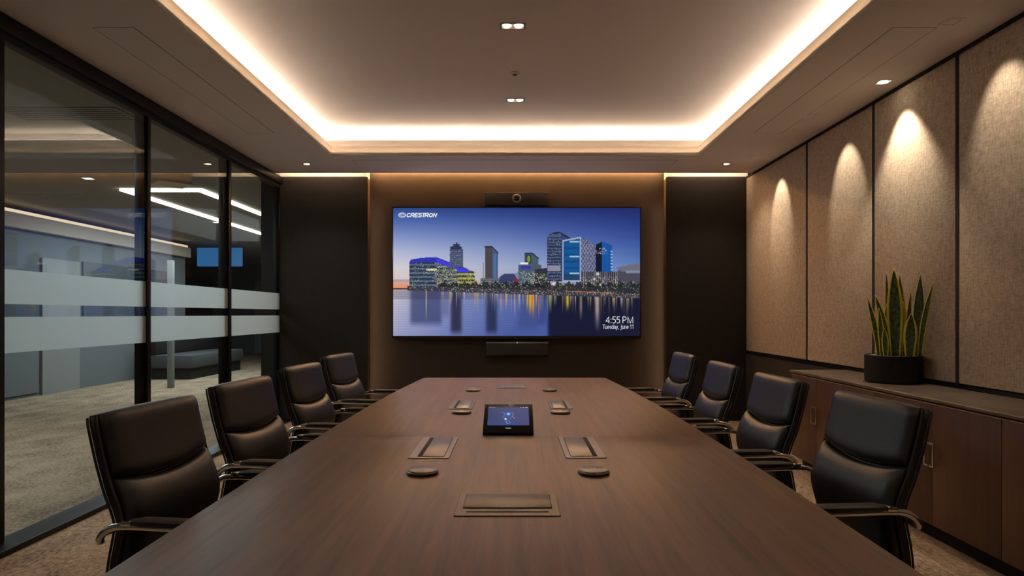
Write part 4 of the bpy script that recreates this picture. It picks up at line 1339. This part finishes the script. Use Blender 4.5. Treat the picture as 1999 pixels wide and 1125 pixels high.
# ------------------------------------------------------------------ sideboard: cabinets and worktop
XS = 2.130
ZS = 0.751
sy = lambda px: XS * F / (px - CX)
u_edges = [(sy(1545), [sy(1593)], sy(1645), 'two-door walnut cabinet at the far end of the sideboard run'),
           (sy(1645), [], sy(1708), 'narrow single-door walnut cabinet in the sideboard run, partly behind a chair'),
           (sy(1708), [sy(1820)], sy(1955), 'two-door walnut cabinet of the sideboard run below the plant'),
           (sy(1955), [sy(2125)], sy(2350), 'walnut cabinet at the camera end of the sideboard run')]


def half_handle(parent, yc, s):
    """C-shaped bar handle beside the joint at yc; s = +1 lies on the far side"""
    z0, z1, w, t = 0.402, 0.524, 0.037, 0.0075
    xa, xb = XS - 0.022, XS - 0.013
    boxes('handle', [(xa, xb, *sorted((yc + s * (w - t), yc + s * w)), z0, z1), (xa, xb, *sorted((yc + s * 0.004, yc + s * (w - t))), z1 - t, z1), (xa, xb, *sorted((yc + s * 0.004, yc + s * (w - t))), z0, z0 + t),
                     (xb, XS - 0.0005, *sorted((yc + s * 0.006, yc + s * 0.014)), z1 - t, z1), (xb, XS - 0.0005, *sorted((yc + s * 0.006, yc + s * 0.014)), z0, z0 + t)], M['handle'], parent, bevel=0.0012)


for (ya, mids, yb, label) in u_edges:
    cb = empty('cabinet', (0, 0, 0), label=label, cat='cabinet', group='walnut sideboard cabinets')
    cb.location = (XS, (ya + yb) / 2, 0)
    lo_, hi_ = min(ya, yb), max(ya, yb)
    inv = Matrix.Translation(-Vector(cb.location))
    parts = []
    parts.append(box('carcass', XS + 0.02, XR - 0.006, lo_ + 0.0008, hi_ - 0.0008, 0.098, ZS - 0.029, M['door'], cb))
    parts.append(box('carcass_edge', XS - 0.001, XS + 0.02, lo_ + 0.0008, hi_ - 0.0008, ZS - 0.0335, ZS - 0.0285, M['edge'], cb))
    parts.append(box('kickboard', XS + 0.085, XS + 0.105, lo_ + 0.0008, hi_ - 0.0008, 0.0, 0.098, M['shadow_gap'], cb))
    ed = [hi_] + mids + [lo_]
    for k in range(len(ed) - 1):
        dr = box('door', XS, XS + 0.018, ed[k + 1] + 0.0016, ed[k] - 0.0016, 0.100, ZS - 0.035, M['door'], cb, bevel=0.001)
        parts.append(dr)
        if mids:
            half_handle(dr, mids[0], 1 if k == 0 else -1)
    for o in list(cb.children):
        o.data.transform(inv)
        for h in o.children:
            h.data.transform(inv)

top = box('worktop', XS - 0.012, XR - 0.0035, u_edges[-1][2] - 0.03, u_edges[0][0] + 0.012, ZS - 0.020, ZS, M['stone'], None, bevel=0.006, seg=3,
          label='long thin brown stone worktop lying over the sideboard cabinets', cat='worktop')
box('shadow_recess', XS + 0.012, XR - 0.01, u_edges[-1][2] - 0.02, u_edges[0][0], ZS - 0.028, ZS - 0.0205, M['shadow_gap'], top)

# ------------------------------------------------------------------ snake plant
PC = Vector((2.383, 4.035, ZS))
pl = empty('snake_plant', PC, label='snake plant with yellow-edged upright leaves in a round black pot on the sideboard', cat='plant')
PR, PH = 0.160, 0.172
lathe('pot', [(PR - 0.012, 0.0005), (PR - 0.002, 0.006), (PR, 0.02), (PR, PH - 0.003), (PR - 0.003, PH), (PR - 0.010, PH), (PR - 0.012, PH - 0.004), (PR - 0.012, PH - 0.03)], M['pot'], pl, 64)
lathe('soil', [(PR - 0.013, PH - 0.035), (PR - 0.013, PH - 0.012), (0.05, PH - 0.006)], M['soil'], pl, 40)
bm = bmesh.new()
for i in range(110):
    a, r_ = random.uniform(0, 2 * math.pi), (PR - 0.024) * math.sqrt(random.random())
    q = random.uniform(0.004, 0.009)
    mtx = Matrix.Translation((r_ * math.cos(a), r_ * math.sin(a), PH - 0.007)) @ Matrix.Diagonal((q, q * random.uniform(0.7, 1.2), q * 0.7, 1))
    bmesh.ops.create_icosphere(bm, subdivisions=1, radius=1, matrix=mtx)
bm_obj('gravel', bm, M['pebble'], pl, 80, kind='stuff')

# leaf material: banded green blade, yellow margins (blade width runs along u)
m = mat('snake_leaf', (0.05, 0.1, 0.03), 0.42)
nt = m.node_tree; N = nt.nodes; K = nt.links; p = N['Principled BSDF']
uv = N.new('ShaderNodeUVMap'); uv.uv_map = 'UVMap'
sp = N.new('ShaderNodeSeparateXYZ'); K.new(uv.outputs[0], sp.inputs[0])
mp = N.new('ShaderNodeMapping'); mp.inputs['Scale'].default_value = (5, 26, 1); K.new(uv.outputs[0], mp.inputs['Vector'])
nz_ = N.new('ShaderNodeTexNoise'); nz_.inputs['Scale'].default_value = 1.0; nz_.inputs['Detail'].default_value = 4; nz_.inputs['Distortion'].default_value = 0.8
K.new(mp.outputs[0], nz_.inputs['Vector'])
cr = N.new('ShaderNodeValToRGB'); cr.color_ramp.elements[0].position = 0.42; cr.color_ramp.elements[0].color = (0.022, 0.050, 0.022, 1)
cr.color_ramp.elements[1].position = 0.62; cr.color_ramp.elements[1].color = (0.13, 0.20, 0.07, 1)
K.new(nz_.outputs['Fac'], cr.inputs['Fac'])
ab = N.new('ShaderNodeMath'); ab.operation = 'ABSOLUTE'
sb_ = N.new('ShaderNodeMath'); sb_.operation = 'SUBTRACT'; sb_.inputs[1].default_value = 0.5
K.new(sp.outputs[0], sb_.inputs[0]); K.new(sb_.outputs[0], ab.inputs[0])
st2 = N.new('ShaderNodeMapRange'); st2.inputs[1].default_value = 0.33; st2.inputs[2].default_value = 0.37
K.new(ab.outputs[0], st2.inputs[0])
mx2 = N.new('ShaderNodeMixRGB'); mx2.inputs[2].default_value = (0.85, 0.70, 0.05, 1)
K.new(st2.outputs[0], mx2.inputs[0]); K.new(cr.outputs['Color'], mx2.inputs[1]); K.new(mx2.outputs[0], p.inputs['Base Color'])
M['leaf'] = m
m2 = m.copy(); m2.name = 'snake_leaf_plain'
for nd in m2.node_tree.nodes:
    if nd.type == 'MIX_RGB':
        nd.inputs[2].default_value = (0.030, 0.060, 0.022, 1)
M['leaf_plain'] = m2

view = Vector((PC.x, PC.y, 0)).normalized()
right = Vector((view.y, -view.x, 0))
SCL = PC.y / F


def leaf(tip, base, width_px, depth, bend=0.0, mt='leaf', twist=0.0):
    """leaf from base to tip; tip and base are photograph pixels on the plant's own plane, depth shifts it along the view"""
    def pt(px, py, dep):
        k = (px - CX) / F
        # point of the vertical plane through the pot facing the camera
        o0 = Vector((PC.x, PC.y, 0)) + view * dep
        y_ = o0.dot(view) / (Vector((k, 1, 0)).dot(view))
        return Vector((k * y_, y_, HC - (py - CY) * y_ / F))
    A = pt(base[0], 700, depth); A.z = ZS + PH - 0.012
    B = pt(tip[0], tip[1], depth + bend)
    n_ = 18
    wd_ = width_px * 0.5 * PC.length / F * 0.94
    sidev = (right * math.cos(twist) + view * math.sin(twist)).normalized()
    fw = sidev.cross(Vector((0, 0, 1))).normalized()
    bm = bmesh.new()
    uvl = bm.loops.layers.uv.new('UVMap')
    grid = []
    for i in range(n_ + 1):
        t = i / n_
        c = A.lerp(B, t)
        c += right * (0.010 * math.sin(math.pi * t) * (1 if (base[0] - tip[0]) > 0 else -1)) * (abs(tip[0] - base[0]) / 25.0)
        w = wd_ * (0.62 + 0.38 * min(1, t / 0.45)) * (1.0 if t < 0.5 else max(0.02, 1 - ((t - 0.5) / 0.5) ** 1.9))
        row = []
        for (q, dep) in ((-1, 0.0), (-0.5, 0.30), (0, 0.40), (0.5, 0.30), (1, 0.0)):
            row.append(bm.verts.new(c + sidev * (q * w) + fw * (-dep * w * 0.55) - Vector(PC)))
        grid.append(row)
    for i in range(n_):
        for j in range(4):
            f = bm.faces.new((grid[i][j], grid[i][j + 1], grid[i + 1][j + 1], grid[i + 1][j]))
            for lp, (a, b_) in zip(f.loops, ((j, i), (j + 1, i), (j + 1, i + 1), (j, i + 1))):
                lp[uvl].uv = (a / 4, b_ / n_ + tip[0] * 0.37)
    me = bpy.data.meshes.new('leaf')
    bm.to_mesh(me); bm.free()
    me.materials.append(M[mt])
    for q in me.polygons:
        q.use_smooth = True
    o = bpy.data.objects.new('leaf', me)
    COL.objects.link(o)
    o.parent = pl
    so = o.modifiers.new('thick', 'SOLIDIFY'); so.thickness = 0.003; so.offset = 0
    return o


leaf((1730, 530), (1735, 692), 9, 0.05)
leaf((1756, 533), (1764, 692), 12, 0.045)
leaf((1733, 586), (1728, 692), 12, 0.03)
leaf((1797, 537), (1791, 692), 15, 0.02, 0.0, 'leaf_plain')
leaf((1778, 568), (1772, 692), 9, 0.05)
leaf((1763, 588), (1757, 692), 10, 0.01)
leaf((1745, 524), (1748, 692), 25, -0.01)
leaf((1709, 577), (1735, 692), 14, -0.03)
leaf((1716, 602), (1722, 692), 10, -0.05)
leaf((1693, 580), (1716, 692), 10, -0.02)
leaf((1779, 612), (1776, 692), 21, -0.06)
leaf((1823, 549), (1795, 692), 10, -0.03)
leaf((1726, 640), (1729, 692), 11, -0.085)
